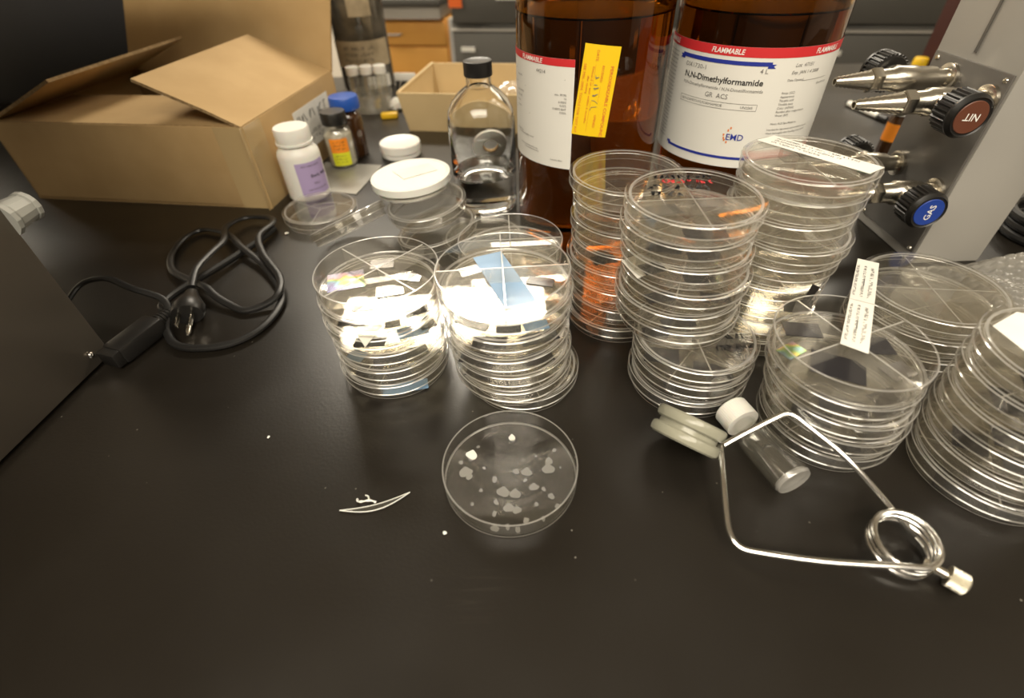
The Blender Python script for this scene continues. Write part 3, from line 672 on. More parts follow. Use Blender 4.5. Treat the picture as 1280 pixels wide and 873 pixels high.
M().lathe([(0,0),(.0215,0),(.0230,.003),(.0230,.060),(.020,.069),(.016,.073),(.016,.078),(0,.078)],40,loop=False).obj('glass_body',AMBERVIAL,V)
M().lathe([(0,.076),(.0235,.076),(.0245,.078),(.0240,.092),(.0225,.095),(0,.095)],40,loop=False).obj('screw_cap',BLUEC,V)
# small white jar of two nested lids
J=thing('white_jar','small round white plastic jar on the bench beside the carton tray','jar',(-.1795,.868,.0002))
M().lathe([(0,0),(.0315,0),(.0330,.002),(.0330,.0075),(.0315,.0085),(0,.0085)],48,loop=False).obj('jar_body',WHITE,J)
M().lathe([(0,.009),(.0335,.009),(.0345,.010),(.0345,.0215),(.0335,.0228),(.031,.0225),(.030,.0220),(0,.0220)],48,loop=False).obj('lid',WHITE,J)
# thin metal plate
o=M().plate([(-.300,.735,.0003),(-.226,.712,.0003),(-.205,.820,.0003),(-.306,.842,.0003)],.0015).obj('metal_plate',mat('dull_metal_plate',(.26,.25,.22),.4,metal=.3)); 
tag(o,'thin grey metal plate lying on the bench under the two small vials','metal plate')
o.location.z=0
# the two small vials stand on it
for v in (bpy.data.objects['sample_vial'],): v.location.z=.0020

# ------------------------------------------------------------------ cardboard box
FLc=Vector((-.7262,.7444,0)); FRc=Vector((-.342,.6775,0)); hB=.114; dB=.285
u=(FRc-FLc).normalized(); nn=Vector((-u.y,u.x,0)); wB=(FRc-FLc).length
box=thing('cardboard_box','large brown cardboard box with its flaps open at the left','box',(FLc.x,FLc.y,.0003),(0,0,math.atan2(u.y,u.x)))
th=.004
m=M(); m.box((wB/2,dB/2,th/2),(wB,dB,th)); m.box((wB/2,th/2,hB/2),(wB,th,hB),0,None,.0012); m.box((wB/2,dB-th/2,hB/2),(wB,th,hB),0,None,.0012); m.box((th/2,dB/2,hB/2),(th,dB,hB),0,None,.0012); m.box((wB-th/2,dB/2,hB/2),(th,dB,hB),0,None,.0012)
m.obj('box_body',CARD,box)
def flap(hinge0,hinge1,dirv,length,inset=.006,thick=.004,curl=0):
    h0=Vector(hinge0);h1=Vector(hinge1);a=(h1-h0).normalized(); d=Vector(dirv).normalized()
    m=M(); n=6; nrm=a.cross(d).normalized()
    rows=[]
    for i in range(n+1):
        t=i/n; off=d*length*t+nrm*(curl*math.sin(t*PI/2)*t); ins=inset*min(1,t*3)
        rows.append((h0+a*ins+off,h1-a*ins+off))
    vs=[]
    for p,q in rows: vs+=[p,q,p+nrm*thick,q+nrm*thick]
    fs=[];es=[]
    for i in range(n):
        b=4*i; fs+=[[b,b+1,b+5,b+4],[b+2,b+6,b+7,b+3]]; es+=[[b,b+4,b+6,b+2],[b+1,b+3,b+7,b+5]]
    es+=[[0,2,3,1],[4*n,4*n+1,4*n+3,4*n+2]]
    m.add(vs,fs,0); m.add(vs,es,1); return m
fl=[('flap',flap((0,.002,hB-.003),(wB,.002,hB-.003),(0,1,-.02),.138,.010)),                                   # front flap folded in
    ('flap',flap((wB-.001,dB,hB+.001),(wB-.001,0,hB+.001),(-math.cos(R(23)),0,math.sin(R(23))),.142,.004)),   # right flap
    ('flap',flap((.001,0,hB+.001),(.001,dB,hB+.001),(math.cos(R(22)),0,math.sin(R(22))),.142,.004)),          # left flap
    ('flap',flap((wB,dB-.002,hB),(0,dB-.002,hB),(0,math.sin(R(30)),math.cos(R(30))),.20,.0))]                  # rear flap upright
for nme,mm in fl: mm.obj(nme,[CARD,CARDEDGE],box)
m=M(); m.box((wB+.0004,.018,hB*.5),(.0006,.05,hB)); m.box((wB-.02,-.0004,hB*.5),(.045,.0006,hB)); m.obj('packing_tape',TAPE,box)
m=M(); m.box((wB+.0005,.185,.062),(.0006,.12,.062)); l=m.obj('address_label',PAPER,box)
m=M(); fx=lambda x,y:(wB+.0012,.128+x,y)
scribble(m,0,.072,.10,.012,fx,.0018,0,101); scribble(m,0,.05,.09,.006,fx,.0008,0,102); scribble(m,0,.04,.09,.006,fx,.0008,0,103); m.obj('handwriting',INK,l)
pw=tag(M().box((0,0,0),(.16,.09,.05),0,None,.006).obj('packing_paper',PAPER),'white packing paper inside the open cardboard box','paper')
pw.location=box.matrix_basis@Vector((wB*.52,.205,.075)); pw.rotation_euler=(0,0,math.atan2(u.y,u.x))

# carton tray
TR=thing('carton_tray','open tan carton tray behind the clear bottle','tray',(-.006,1.058,.0003),(0,0,R(-11)))
def tray(bx0,bx1,by0,by1,h,fl_,t=.004):
    m=M(); b=[(bx0,by0),(bx1,by0),(bx1,by1),(bx0,by1)]; tp=[(bx0-fl_,by0-fl_),(bx1+fl_,by0-fl_),(bx1+fl_,by1+fl_),(bx0-fl_,by1+fl_)]
    ins=lambda P_,k:[(P_[0][0]+k,P_[0][1]+k),(P_[1][0]-k,P_[1][1]+k),(P_[2][0]-k,P_[2][1]-k),(P_[3][0]+k,P_[3][1]-k)]
    O=[(*q,0) for q in b]+[(*q,h) for q in tp]+[(*q,h) for q in ins(tp,t)]+[(*q,t) for q in ins(b,t)]
    fs=[[3,2,1,0],[12,13,14,15]]
    for i in range(4):
        j=(i+1)%4; fs+=[[i,j,4+j,4+i],[4+i,4+j,8+j,8+i],[8+i,8+j,12+j,12+i]]
    m.add(O,fs); return m
tray(-.158,.158,-.102,.102,.070,.011).obj('tray_body',TRAYC,TR)
m=M()
for (x0,y0) in ((-.1665,-.1105),): m.tube([(x0,y0,.069),(x0,.110,.069)],.0035,8)
m.obj('rolled_rim',TRAYC,TR)
# crumpled clear film in the tray
def crumple(name,rad,seed,mat_):
    bm=bmesh.new(); bmesh.ops.create_icosphere(bm,subdivisions=4,radius=1); rn=random.Random(seed)
    cs=[(Vector((rn.gauss(0,1),rn.gauss(0,1),rn.gauss(0,1))).normalized(),rn.uniform(.5,1)) for _ in range(40)]
    for v in bm.verts:
        d=v.co.normalized(); k=min(max(0,1-(d-c).length*2.4)*0+abs((d-c).length-.5*w)*.5 for c,w in cs)
        r=.8+k*2.2; v.co=Vector((d.x*rad[0]*r,d.y*rad[1]*r,d.z*rad[2]*r))
    mm=M(); bm.verts.index_update(); mm.add([v.co.copy() for v in bm.verts],[[v.index for v in f.verts] for f in bm.faces],0,False); bm.free(); return mm
o=crumple('x',(.055,.06,.030),4,FILM).obj('crumpled_film',FILM); o.location=(.035,1.06,.037); tag(o,'crumpled shiny clear film lying in the carton tray','plastic film')
tr_=thing('tape_roll','white tape roll standing on the bench right behind the clear bottle','tape roll',(-.020,.775,.0318),(0,0,0))
# seen through the clear bottle
xf=Matrix.Rotation(R(78),4,'X')
M().lathe([(.013,-.011),(.030,-.011),(.030,.011),(.013,.011)],40,0,xf).obj('tape_winding',WHITE,tr_)
M().lathe([(.0125,-.0102),(.0139,-.0102),(.0139,.0102),(.0125,.0102)],32,0,xf).obj('cardboard_core',CARD,tr_)

# ------------------------------------------------------------------ dark instrument at left with knob, plug
DV=thing('steel_instrument','dark brushed steel instrument cabinet at the left edge','instrument',(-.3935,.3674,.0),(0,0,R(-6.9)))
m=M(); D=.75; Wd=.45; Hh=.52
m.box((-Wd/2,-D/2,Hh/2+.004),(Wd,D,Hh),0,None,.0015)
m.obj('case',STEEL,DV)
m=M(); m.lathe([(0,0),(.0028,0),(.0030,.0008),(.0020,.0018),(.0008,.0019),(.0006,.0012),(0,.0012)],20,0,Matrix.Translation((.0004,-.018,.018))@Matrix.Rotation(R(90),4,'Y'),loop=False); m.obj('screw',CHROME,DV)
m=M()
for sx in (-.03,-Wd+.03):
    for sy in (-.03,-D+.03): m.lathe([(0,0),(.010,0),(.011,.004),(0,.0045)],20,0,Matrix.Translation((sx,sy,0)),loop=False)
m.obj('rubber_foot',RUBBER,DV)
kx=Matrix.Translation((-.008,.0,.147))@Matrix.Rotation(R(-90),4,'X')
m=M(); m.lathe([(0,-.001),(.0150,-.001),(.0150,.003),(.0125,.004),(.0128,.006),(.0112,.022),(.0125,.0225),(.0125,.026),(.0115,.027),(0,.027)],14,0,kx,loop=False,smooth=False); m.obj('grey_knob',KNOBGREY,DV)
def spline(pts,n=10,closed=False):
    P_=[Vector(p) for p in pts]; out=[]; N_=len(P_)
    for i in range(N_ if closed else N_-1):
        p0=P_[(i-1)%N_] if closed or i>0 else P_[i]; p1=P_[i]; p2=P_[(i+1)%N_]; p3=P_[(i+2)%N_] if closed or i<N_-2 else P_[(i+1)%N_]
        for k in range(n):
            t=k/n; out.append(.5*((2*p1)+(p2-p0)*t+(2*p0-5*p1+4*p2-p3)*t*t+(3*p1-p0-3*p2+p3)*t**3))
    if not closed: out.append(P_[-1])
    return out
# power cord: connector block, coil and mains plug
PC=thing('power_cord','black power cord in a loose coil with its plug, beside the steel instrument','power cord',(0,0,0))
def cable(pts,r=.0043,fl=.68):
    m=M(); m.tube(spline(pts,10),r,10,0,False,True,fl); return m
cab=[(-.357,.412,.012),(-.352,.395,.006),(-.335,.376,.0045),(-.310,.369,.0045),(-.279,.374,.0045),(-.257,.396,.0045),(-.250,.434,.0045),(-.260,.465,.0055),(-.294,.512,.008),(-.334,.552,.011),(-.370,.592,.009),(-.411,.612,.005),(-.427,.592,.0045),(-.424,.551,.0045),(-.404,.512,.006),(-.375,.489,.008),(-.354,.474,.010),
     (-.338,.462,.012),(-.322,.448,.009),(-.304,.437,.0055),(-.286,.428,.0045),(-.267,.434,.006),(-.254,.446,.011),(-.262,.478,.013),(-.296,.525,.016),(-.316,.568,.017),(-.312,.606,.014),(-.327,.630,.010),(-.362,.634,.009),(-.374,.604,.012),(-.358,.561,.016),(-.357,.521,.020),(-.356,.486,.022),(-.349,.455,.019)]
cable(cab).obj('cord',RUBBER,PC)
cable([(-.313,.606,.006),(-.322,.575,.006),(-.340,.530,.007),(-.357,.490,.009),(-.372,.452,.011),(-.372,.430,.012),(-.362,.420,.012)],.0042,1).obj('cord',RUBBER,PC)
cable([(-.357,.418,.014),(-.368,.431,.022),(-.400,.440,.030),(-.433,.455,.034),(-.460,.455,.030),(-.470,.440,.022),(-.470,.420,.014),(-.470,.395,.008)],.0038).obj('cord',RUBBER,PC)
# plug
dp=(Vector((-.332,.396,.011))-Vector((-.346,.448,.017))).normalized()
def frame(o,d,upv=(0,0,1)):
    d=Vector(d).normalized(); x=d.cross(Vector(upv)).normalized(); y=x.cross(d).normalized()
    mm=Matrix((x,y,d)).transposed().to_4x4(); mm.translation=Vector(o); return mm
pf=frame((-.346,.448,.017),dp)
m=M(); m.lathe([(0,0),(.006,0),(.0075,.006),(.0120,.016),(.0155,.024),(.0160,.034),(.0150,.037),(0,.037)],24,0,pf@Matrix.Diagonal((1,.85,1,1)),loop=False)
pl=m.obj('plug',BLACKP,PC)
for (x,y,r) in ((-.0065,.003,0),(.0065,.003,0)): M().box((x,y,.046),(.0016,.0060,.019),0,pf,.0004).obj('prong',NICKEL,pl)
M().lathe([(0,.037),(.0024,.037),(.0024,.056),(.0012,.059),(0,.059)],16,0,pf@Matrix.Translation((0,-.0075,0)),loop=False).obj('prong',NICKEL,pl)
cf=frame((-.3625,.402,.0125),Vector((-.382,.348,.0115))-Vector((-.3625,.402,.0125)))
m=M()
for k in range(5): m.lathe([(0,-.018+.0036*k),(.0052+.0005*k,-.018+.0036*k),(.0052+.0005*k,-.0158+.0036*k),(0,-.0158+.0036*k)],20,0,cf,loop=False)
m.lathe([(0,-.02),(.0042,-.02),(.0046,.004),(0,.004)],16,0,cf,loop=False)
m.box((0,0,.025),(.0235,.0185,.050),0,cf,.003); m.box((0,0,.053),(.021,.016,.010),0,cf,.002)
m.obj('connector',BLACKP,PC)

# dark instrument standing behind the cardboard box
o=thing('dark_instrument','tall dark grey instrument housing behind the cardboard box','instrument',(-1.02,1.40,0),(0,0,R(-10)))
m=M(); m.box((0,0,.42),(.80,.34,.82),0,None,.006); m.obj('housing',INSTR,o)
m=M(); m.box((.16,-.66,.36),(1.16,.40,.025),0,None,.004)  # unseen shelf on two arms, added to shade the box's rear flap
for sx in (-.30,.10): m.box((sx,-.32,.36),(.04,.30,.024),0,None,.002)
m.obj('unseen_shade_shelf',INSTR,o)
m=M(); m.box((.05,-.1705,.21),(.60,.004,.38),0,None,.0015); m.obj('front_panel',INSTR,o)
m=M()
for sx in (-.34,.34):
    for sy in (-.12,.12): m.lathe([(0,0),(.018,0),(.018,.012),(0,.012)],20,0,Matrix.Translation((sx,sy,0)),loop=False)
m.obj('foot',RUBBER,o)

# ------------------------------------------------------------------ gas turret
GT=thing('gas_turret','grey metal service turret with four gas valves at the right','gas fixture',(.46,.474,0))
m=M(); m.box((.039,.0555,.33),(.078,.111,.66),0,None,.002); m.obj('column',COLM,GT)
m=M(); m.box((-.0012,.0555,.104),(.0022,.105,.183),0,None,.0006); mp2=m.obj('valve_plate',COLD,GT)
m=M()
for y,z in ((.102,.190),(.009,.190),(.009,.016),(.102,.016)): m.lathe([(0,0),(.0026,0),(.0020,.0012),(0,.0014)],14,0,Matrix.Translation((-.0023,y,z))@Matrix.Rotation(R(-90),4,'Y'),loop=False)
m.obj('plate_screws',NICKEL,mp2)
m=M(); m.box((-.0006,.060,.43),(.0016,.0025,.455)); m.obj('panel_seam',COLD,GT)
def valve(y,z,kdir,disc,txt,d_body,tip=.124,trot=0):
    v=M()
    ax=Matrix.Translation((-.0022,y,z))@Matrix.Rotation(R(-90),4,'Y')    # local z -> world -x
    v.lathe([(0,0),(.0135,0),(.0135,.0035),(.0115,.0045),(.0085,.005),(.0085,.016),(.0110,.018),(.0115,d_body-.012),(.0125,d_body-.010),(.0125,d_body+.010),(.0105,d_body+.013),(.0100,d_body+.026),(0,d_body+.026)],28,0,ax,loop=False)
    ks=-1 if kdir<0 else 1
    kx=Matrix.Translation((-.0022-d_body,y,z))@Matrix.Rotation(R(90 if ks<0 else -90),4,'X')   # local z -> -y or +y
    v.lathe([(0,0),(.0105,0),(.0105,.016),(.0085,.017),(.0080,.026),(0,.026)],24,0,kx,loop=False)
    vo=v.obj('valve',NICKEL,GT)
    # hex collar and barbed nozzle
    n=M(); n.lathe([(0,d_body+.024),(.0112,d_body+.024),(.0118,d_body+.0255),(.0118,d_body+.033),(.0108,d_body+.0345),(0,d_body+.0345)],6,0,ax,loop=False,smooth=False)
    prof=[(0,d_body+.034)]; L0=d_body+.0345; nb=8; Lb=tip-L0
    for i in range(nb):
        r=.0096-.0044*i/(nb-1); z0=L0+Lb*i/nb; prof+=[(r,z0+.0006),(r-.0019,z0+Lb/nb-.0002)]
    prof+=[(.0040,tip),(.0026,tip),(.0026,tip-.006),(0,tip-.006)]
    n.lathe(prof,24,0,ax,loop=False); n.obj('hose_nozzle',NICKEL,vo)
    # ribbed knob
    k=M(); nr=28; Rk=.0190
    ring=[]
    for i in range(nr*4):
        a=2*PI*i/(nr*4); r=Rk if i%4 in (0,1) else Rk-.0016; ring.append((r*math.cos(a),r*math.sin(a)))
    k.prism(ring,.022,.040,0,kx); k.lathe([(0,.040),(Rk,.040),(Rk+.0002,.0425),(Rk-.002,.0455),(.0165,.0465),(.0155,.0455),(0,.0455)],40,0,kx,loop=False); k.lathe([(0,.0195),(.016,.0195),(Rk-.0016,.022),(0,.0221)],32,0,kx,loop=False)
    k.obj('knob',BLACKP,vo)
    if disc:
        dm=M(); dm.lathe([(0,.0450),(.0140,.0450),(.0140,.0460),(.0135,.0464),(0,.0464)],36,0,kx,loop=False)
        kr=kx@Matrix.Rotation(trot,4,'Z')
        put_text(dm,txt,.0088,lambda a,b:tuple(kr@Vector((a,b-.0032,.0467))),1,'CENTER',.01)
        dm.obj('index_disc',[disc,WHITEINK],vo)
    return vo
valve(.0172,.1715,-1,BROWNC,'NIT',.048,.126,R(175))
valve(.0748,.177,1,BROWNC,'',.048,.117)
valve(.0180,.080,-1,BLUED,'GAS',.036,.105,R(85))
valve(.0850,.084,1,BROWNC,'',.036,.105)
GT.rotation_euler=(0,0,R(0))

# black tubing coil beyond the turret
m=M()
for r,z,dx in ((.050,.006,0),(.054,.017,.004),(.048,.027,-.003)): m.tube([(r*math.cos(2*PI*i/40)+dx,r*math.sin(2*PI*i/40),z) for i in range(40)],.0055,10,0,True)
o=m.obj('tubing_coil',RUBBER); o.location=(.660,.520,0); tag(o,'coil of black tubing on the bench right of the grey turret','tubing')

# ------------------------------------------------------------------ bubble wrap
def bubble(name):
    nx,ny=70,64; W_,D_=.235,.150; m=M(); vs=[]; 
    def hgt(x,y):
        ex=min(x/.03,(W_-x)/.03,1); ey=min(y/.03,(D_-y)/.04,1); e=max(0,min(ex,ey)); e=e*e*(3-2*e)
        base=.030*e*(1+.28*math.sin(x*31+1)*math.sin(y*37+.6)+.12*math.sin(x*80+y*60))
        s=.0095; row=round(y/(s*.866)); xo=(row%2)*s/2; cx_=round((x-xo)/s)*s+xo; cy_=row*s*.866
        d=math.hypot(x-cx_,y-cy_)/(s*.46); b=.0022*math.sqrt(max(0,1-d*d)) if d<1 else 0
        return .0008+base+b*(.35+.65*e)
    nx,ny=150,100
    for j in range(ny+1):
        for i in range(nx+1):
            x=W_*i/nx; y=D_*j/ny; vs.append((x,y,hgt(x,y)))
    fs=[[j*(nx+1)+i,j*(nx+1)+i+1,(j+1)*(nx+1)+i+1,(j+1)*(nx+1)+i] for j in range(ny) for i in range(nx)]
    m.add(vs,fs,0,True)
    return m.obj(name,WRAP,None,None,60)
o=bubble('bubble_wrap'); o.location=(.425,.318,0); o.rotation_euler=(0,0,R(-3)); tag(o,'rumpled sheet of clear bubble wrap in front of the grey turret','bubble wrap')

# ------------------------------------------------------------------ clamp, flange, vial, sliver
CL=thing('wire_clamp','shiny spring wire clamp with a coil and knurled screw','clamp',(0,0,0))
rw=.0021
cc=Vector((.2440,.1450,0)); rc=.0180
def cp(a,z,tilt=.12): return Vector((cc.x+rc*math.cos(a),cc.y+rc*math.sin(a),z+ (rc*math.sin(a))*.10))
pts=[Vector((.1466,.2096,.0335)),Vector((.1600,.2140,.0390)),Vector((.1830,.2205,.0480)),Vector((.1900,.2220,.0500)),Vector((.1955,.2200,.0495)),Vector((.2020,.2135,.0470)),Vector((.2224,.1906,.0380)),Vector((.2480,.1640,.0160))]
a_in=R(25)
tail=[]
for k in range(0,int(3*24)+1):
    a=a_in-2*PI*k/24 ; tail.append(cp(a,.0045+.0042*k/24))
a_end=a_in-2*PI*3
ex=[Vector((.2290,.1290,.0160)),Vector((.2100,.1315,.0145)),Vector((.1850,.1355,.0125)),Vector((.1560,.1425,.0100)),Vector((.1430,.1475,.0085)),Vector((.1385,.1560,.0100)),Vector((.1400,.1700,.0125)),Vector((.1460,.1990,.0180)),Vector((.1495,.2175,.0225))]
# continue the winding to the tangent point at the front of the coil
for k in range(1,12):
    a=a_end-2*PI*k/24
    if a< a_end-R(125): break
    tail.append(cp(a,.0045+.0126+.0030*k/24))
path=spline(pts,6)+tail+spline(ex,8)
m=M(); m.tube(path,rw,10); m.obj('spring_wire',CHROME,CL)
bf=frame((.2515,.1345,.0085),Vector((.2660,.1215,.0078))-Vector((.2515,.1345,.0085)))
M().lathe([(0,0),(.0032,0),(.0032,.014),(0,.014)],18,0,bf,loop=False).obj('bolt',NICKEL,CL)
m=M(); ring=[]
for i in range(64):
    a=2*PI*i/64; r=.0068 if i%2 else .0062; ring.append((r*math.cos(a),r*math.sin(a)))
m.prism(ring,.0135,.0225,0,bf); m.lathe([(0,.0224),(.0060,.0225),(.0052,.0235),(0,.0236)],24,0,bf,loop=False); m.obj('knurled_screw',KNURL,CL)
# glass flange gripped in the clamp's jaws
lv=(Vector((.1505,.2155,.02))-Vector((.1075,.2494,.02))).normalized(); vd=(Vector((.1296,.2327,.022))-Vector((0,0,H))).normalized()
nx_=lv.cross(vd).normalized(); nx_= nx_ if nx_.z>0 else -nx_
yv=nx_.cross(lv).normalized()
fm=Matrix((lv,yv,nx_)).transposed().to_4x4(); fm.translation=Vector((.1290,.2300,.0250))
FG=thing('flange_joint','pale glass flange joint of two discs held in the jaws of the wire clamp','glass flange')
rf=.0262
for zc in (-.0062,.0062):
    M().lathe([(0,-.0044),(rf-.002,-.0044),(rf-.0005,-.0032),(rf,-.0010),(rf,.0010),(rf-.0005,.0032),(rf-.002,.0044),(0,.0044)],56,0,fm@Matrix.Translation((0,0,zc)),loop=False).obj('flange_disc',RINGGL,FG)
M().lathe([(0,-.0026),(rf-.004,-.0026),(rf-.004,.0026),(0,.0026)],40,0,fm,loop=False).obj('gasket',RINGGL,FG)
# vial lying on its side
va=Vector((.1735,.2590,.0138)); vb=Vector((.1945,.1905,.0138)); vf=frame(va,vb-va)
VL=thing('sample_vial','clear glass vial with white cap lying on its side by the clamp','vial',tuple(va))
vf=Matrix.Translation(-va)@vf
M().lathe([(.0080,.010),(.0092,.010),(.0094,.021),(.0110,.024),(.0132,.029),(.0135,.033),(.0135,.070),(.0125,.0722),(.006,.0715),(0,.0705),(0,.0695),(.0115,.0695),(.0122,.068),(.0122,.033),(.0118,.030),(.0095,.0255),(.0080,.022)],40,0,vf,mats=[0,0,0,0,0,0,1,1,1,0,1,1,0,0,0,0,0]).obj('glass_body',[VIALGL,EDGE],VL)
m=M(); ring=[]
for i in range(96):
    a=2*PI*i/96; r=.0136 if i%2 else .0133; ring.append((r*math.cos(a),r*math.sin(a)))
m.prism(ring,.001,.0165,0,vf,True); m.lathe([(0,0),(.0125,0),(.0133,.001),(0,.0011)],40,0,vf,loop=False); m.obj('screw_cap',WHITE,VL)
# crescent of broken plastic with a white shred
SL=thing('plastic_sliver','crescent sliver of clear plastic with a white shred on the bare bench','plastic sliver',(-.104,.190,.0002))
m=M(); n=18; top_=[];bot_=[]
A_=Vector((-.0245,-.0008)); B_=Vector((.0245,.0118))
for i in range(n+1):
    t=i/n; q=A_.lerp(B_,t); nrm=Vector((.25,-.97)); s=math.sin(PI*t)
    top_.append(q+nrm*.0028*s); bot_.append(q+nrm*.0072*s)
m.prism([tuple(p) for p in bot_]+[tuple(p) for p in top_[-2:0:-1]],0,.0012,0,None,False,1); m.tube([(p.x,p.y,.0010) for p in bot_],.00035,6,1); m.tube([(p.x,p.y,.0010) for p in top_],.0003,6,1); m.obj('crescent',[VIALGL,WHITE],SL)
m=M(); m.tube(spline([(-.0135,.0078,.0012),(-.0120,.0050,.002),(-.008,.0045,.003),(-.0035,.0055,.0022),(.0010,.0042,.0015)],6),[.0006+.0004*math.sin(k*.45+.4)**2 for k in range(25)],7); m.tube(spline([(-.0045,.0060,.002),(-.0055,.0090,.0018),(-.0080,.0105,.001)],5),.0006,6); m.obj('white_shred',WHITE,SL)
for i,(x,y,s,lb) in enumerate(((-.2035,.2585,.0011,'white crumb on the bare bench below the power cord'),(-.0514,.1693,.0013,'white crumb on the bench just left of the single open dish'),(-.296,.60,.0022,'pale crumb lying inside the upper loop of the power cord'))):
    o=crumple('c',(s,s*1.3,s*.6),20+i,WHITE).obj('crumb',WHITE); o.location=(x,y,s*.62); o.rotation_euler=(0,0,i); tag(o,lb,'crumb')

# ------------------------------------------------------------------ things at the far end of the bench
JR=thing('specimen_jar','tall dark glass jar with a tan label at the back of the bench','jar',(-.318,1.315,.0002))
M().lathe([(0,0),(.056,0),(.060,.006),(.060,.300),(.052,.325),(.045,.335),(.045,.350),(0,.350)],48,loop=False).obj('glass_body',JARDARK,JR)
M().lathe([(0,.345),(.050,.345),(.051,.37),(0,.372)],40,loop=False).obj('lid',BLACKP,JR)
f=smallmap(.0604,R(10)); l=wraplabel(.0604,R(6),.150,.052,.105,TAN,JR,'tan_label',24); m=M(); f=smallmap(.0607,R(6)); 
for i in range(3): scribble(m,-.04,.088-.012*i,.07,.006,f,.001,0,130+i)
m.obj('lettering',INK,l); wraplabel(.0604,R(38),.060,.008,.034,PAPER,JR,'white_label'); wraplabel(.0604,R(20),.05,.15,.30,TAN,JR,'tan_label')
for i,(x,y) in enumerate(((-.304,1.128),(-.277,1.132),(-.250,1.134))):
    v=thing('capped_vial',('leftmost','middle','rightmost')[i]+' of three white capped vials in the clear cup','vial',(x,y,.0040),(0,0,0),'white capped vials at the back')
    M().lathe([(0,0),(.0115,0),(.0125,.001),(.0125,.058),(.0095,.063),(.0095,.067),(.0080,.067),(.0080,.062),(.0112,.057),(.0112,.002),(0,.0015)],28,loop=False).obj('glass_body',VIALGL,v)
    M().lathe([(0,.065),(.0125,.065),(.0128,.066),(.0128,.079),(.012,.080),(0,.080)],32,loop=False).obj('screw_cap',WHITE,v)
cu=tag(M().lathe([(0,0),(.038,0),(.042,.002),(.045,.034),(.0462,.034),(.0462,.036),(.0440,.036),(.0408,.003),(0,.002)],48,loop=False).obj('clear_cup',[FILM]),'clear plastic cup holding the three white capped vials','cup'); cu.location=(-.277,1.131,.0003)
BC=thing('binder_clip','black clip gripping a white card beside the capped vials','clip',(-.214,1.215,.0003),(0,0,R(-12)))
m=M(); m.add([(-.022,-.018,0),(.022,-.018,0),(.022,.018,0),(-.022,.018,0),(-.022,-.001,.034),(.022,-.001,.034),(.022,.001,.034),(-.022,.001,.034)],[[3,2,1,0],[4,5,6,7],[0,1,5,4],[2,3,7,6],[1,2,6,5],[3,0,4,7]]); m.obj('clip_body',BLACKP,BC)
for sy in (-1,1): M().tube(spline([(-.010,0,.034),(-.012,sy*.012,.020),(-.008,sy*.026,.004),(.008,sy*.026,.004),(.012,sy*.012,.020),(.010,0,.034)],6),.0012,8).obj('wire_handle',CHROME,BC)
M().box((0,0,.041),(.048,.003,.016),0,None,.0006).obj('white_card',PAPER,BC)
o=M().box((0,0,.0055),(.034,.016,.011),0,None,.003).obj('yellow_cap',YELPL); o.location=(-.232,1.070,.0); o.rotation_euler=(0,0,.1); tag(o,'small yellow plastic cap on the bench left of the tray','plastic cap')
o=crumple('b',(.016,.016,.014),9,WHITE).obj('cotton_ball',WHITE); o.location=(-.2245,1.125,.0118); tag(o,'white cotton ball on the bench left of the tray','cotton ball')
# pen, brown vial, maroon box on the right
PN=thing('marker_pen','white marker pen with black tip lying behind the gas valves','pen',(.695,.985,.0055))
d=Vector((.7038,.9264,0))-Vector((.6872,1.033,0)); pfm=frame(-d*.5-Vector((0,0,0)),d)
M().lathe([(0,.004),(.0050,.004),(.0055,.006),(.0055,.085),(0,.085)],20,0,pfm,loop=False).obj('barrel',WHITE,PN)
M().lathe([(0,-.004),(.0020,-.004),(.0042,.004),(0,.0042)],20,0,pfm,loop=False).obj('tip',BLACKP,PN); M().lathe([(0,.085),(.0053,.085),(.0050,.107),(0,.108)],20,0,pfm,loop=False).obj('end_cap',BLACKP,PN)
BV=thing('brown_vial','slim brown vial with orange label and white cap behind the gas valves','vial',(.6108,.7828,.0002))
M().lathe([(0,0),(.0135,0),(.0145,.002),(.0145,.056),(.011,.062),(.011,.066),(0,.066)],28,loop=False).obj('glass_body',AMBERVIAL,BV)
M().lathe([(0,.0645),(.0150,.0645),(.0155,.066),(.0155,.078),(0,.080)],28,loop=False).obj('screw_cap',WHITE,BV); wraplabel(.0147,R(-38),.040,.026,.052,ORANGE,BV,'orange_label')
MB=thing('file_box','dark maroon file box standing at the back right of the bench','box',(1.045,1.262,.0003),(0,0,R(8)))
m=M(); m.box((0,0,.19),(.085,.10,.38),0,None,.004); m.obj('box_body',MAROON,MB); m=M(); m.box((0,-.0505,.28),(.05,.001,.07)); m.obj('spine_label',PAPER,MB)
o=M().lathe([(0,0),(.014,0),(.015,.002),(.015,.022),(.013,.026),(0,.026)],28,loop=False).obj('yellow_cap',YELPL); o.location=(.978,1.275,.0); tag(o,'small yellow round cap beside the maroon file box','plastic cap')

# ------------------------------------------------------------------ cabinets across the aisle
ang=math.atan2(2.12-2.4448,1.279+.1979)
def cabm(): return Matrix.Translation((-.1979,2.4448,0))@Matrix.Rotation(ang,4,'Z')
def cabthing(name,label,cat,x,group=None):
    o=thing(name,label,cat); mm=cabm()@Matrix.Translation((x,0,FZ)); o.matrix_world=mm; o.location=mm.translation; o.rotation_euler=(0,0,ang); return o
HZ=-FZ   # height of bench level above the floor
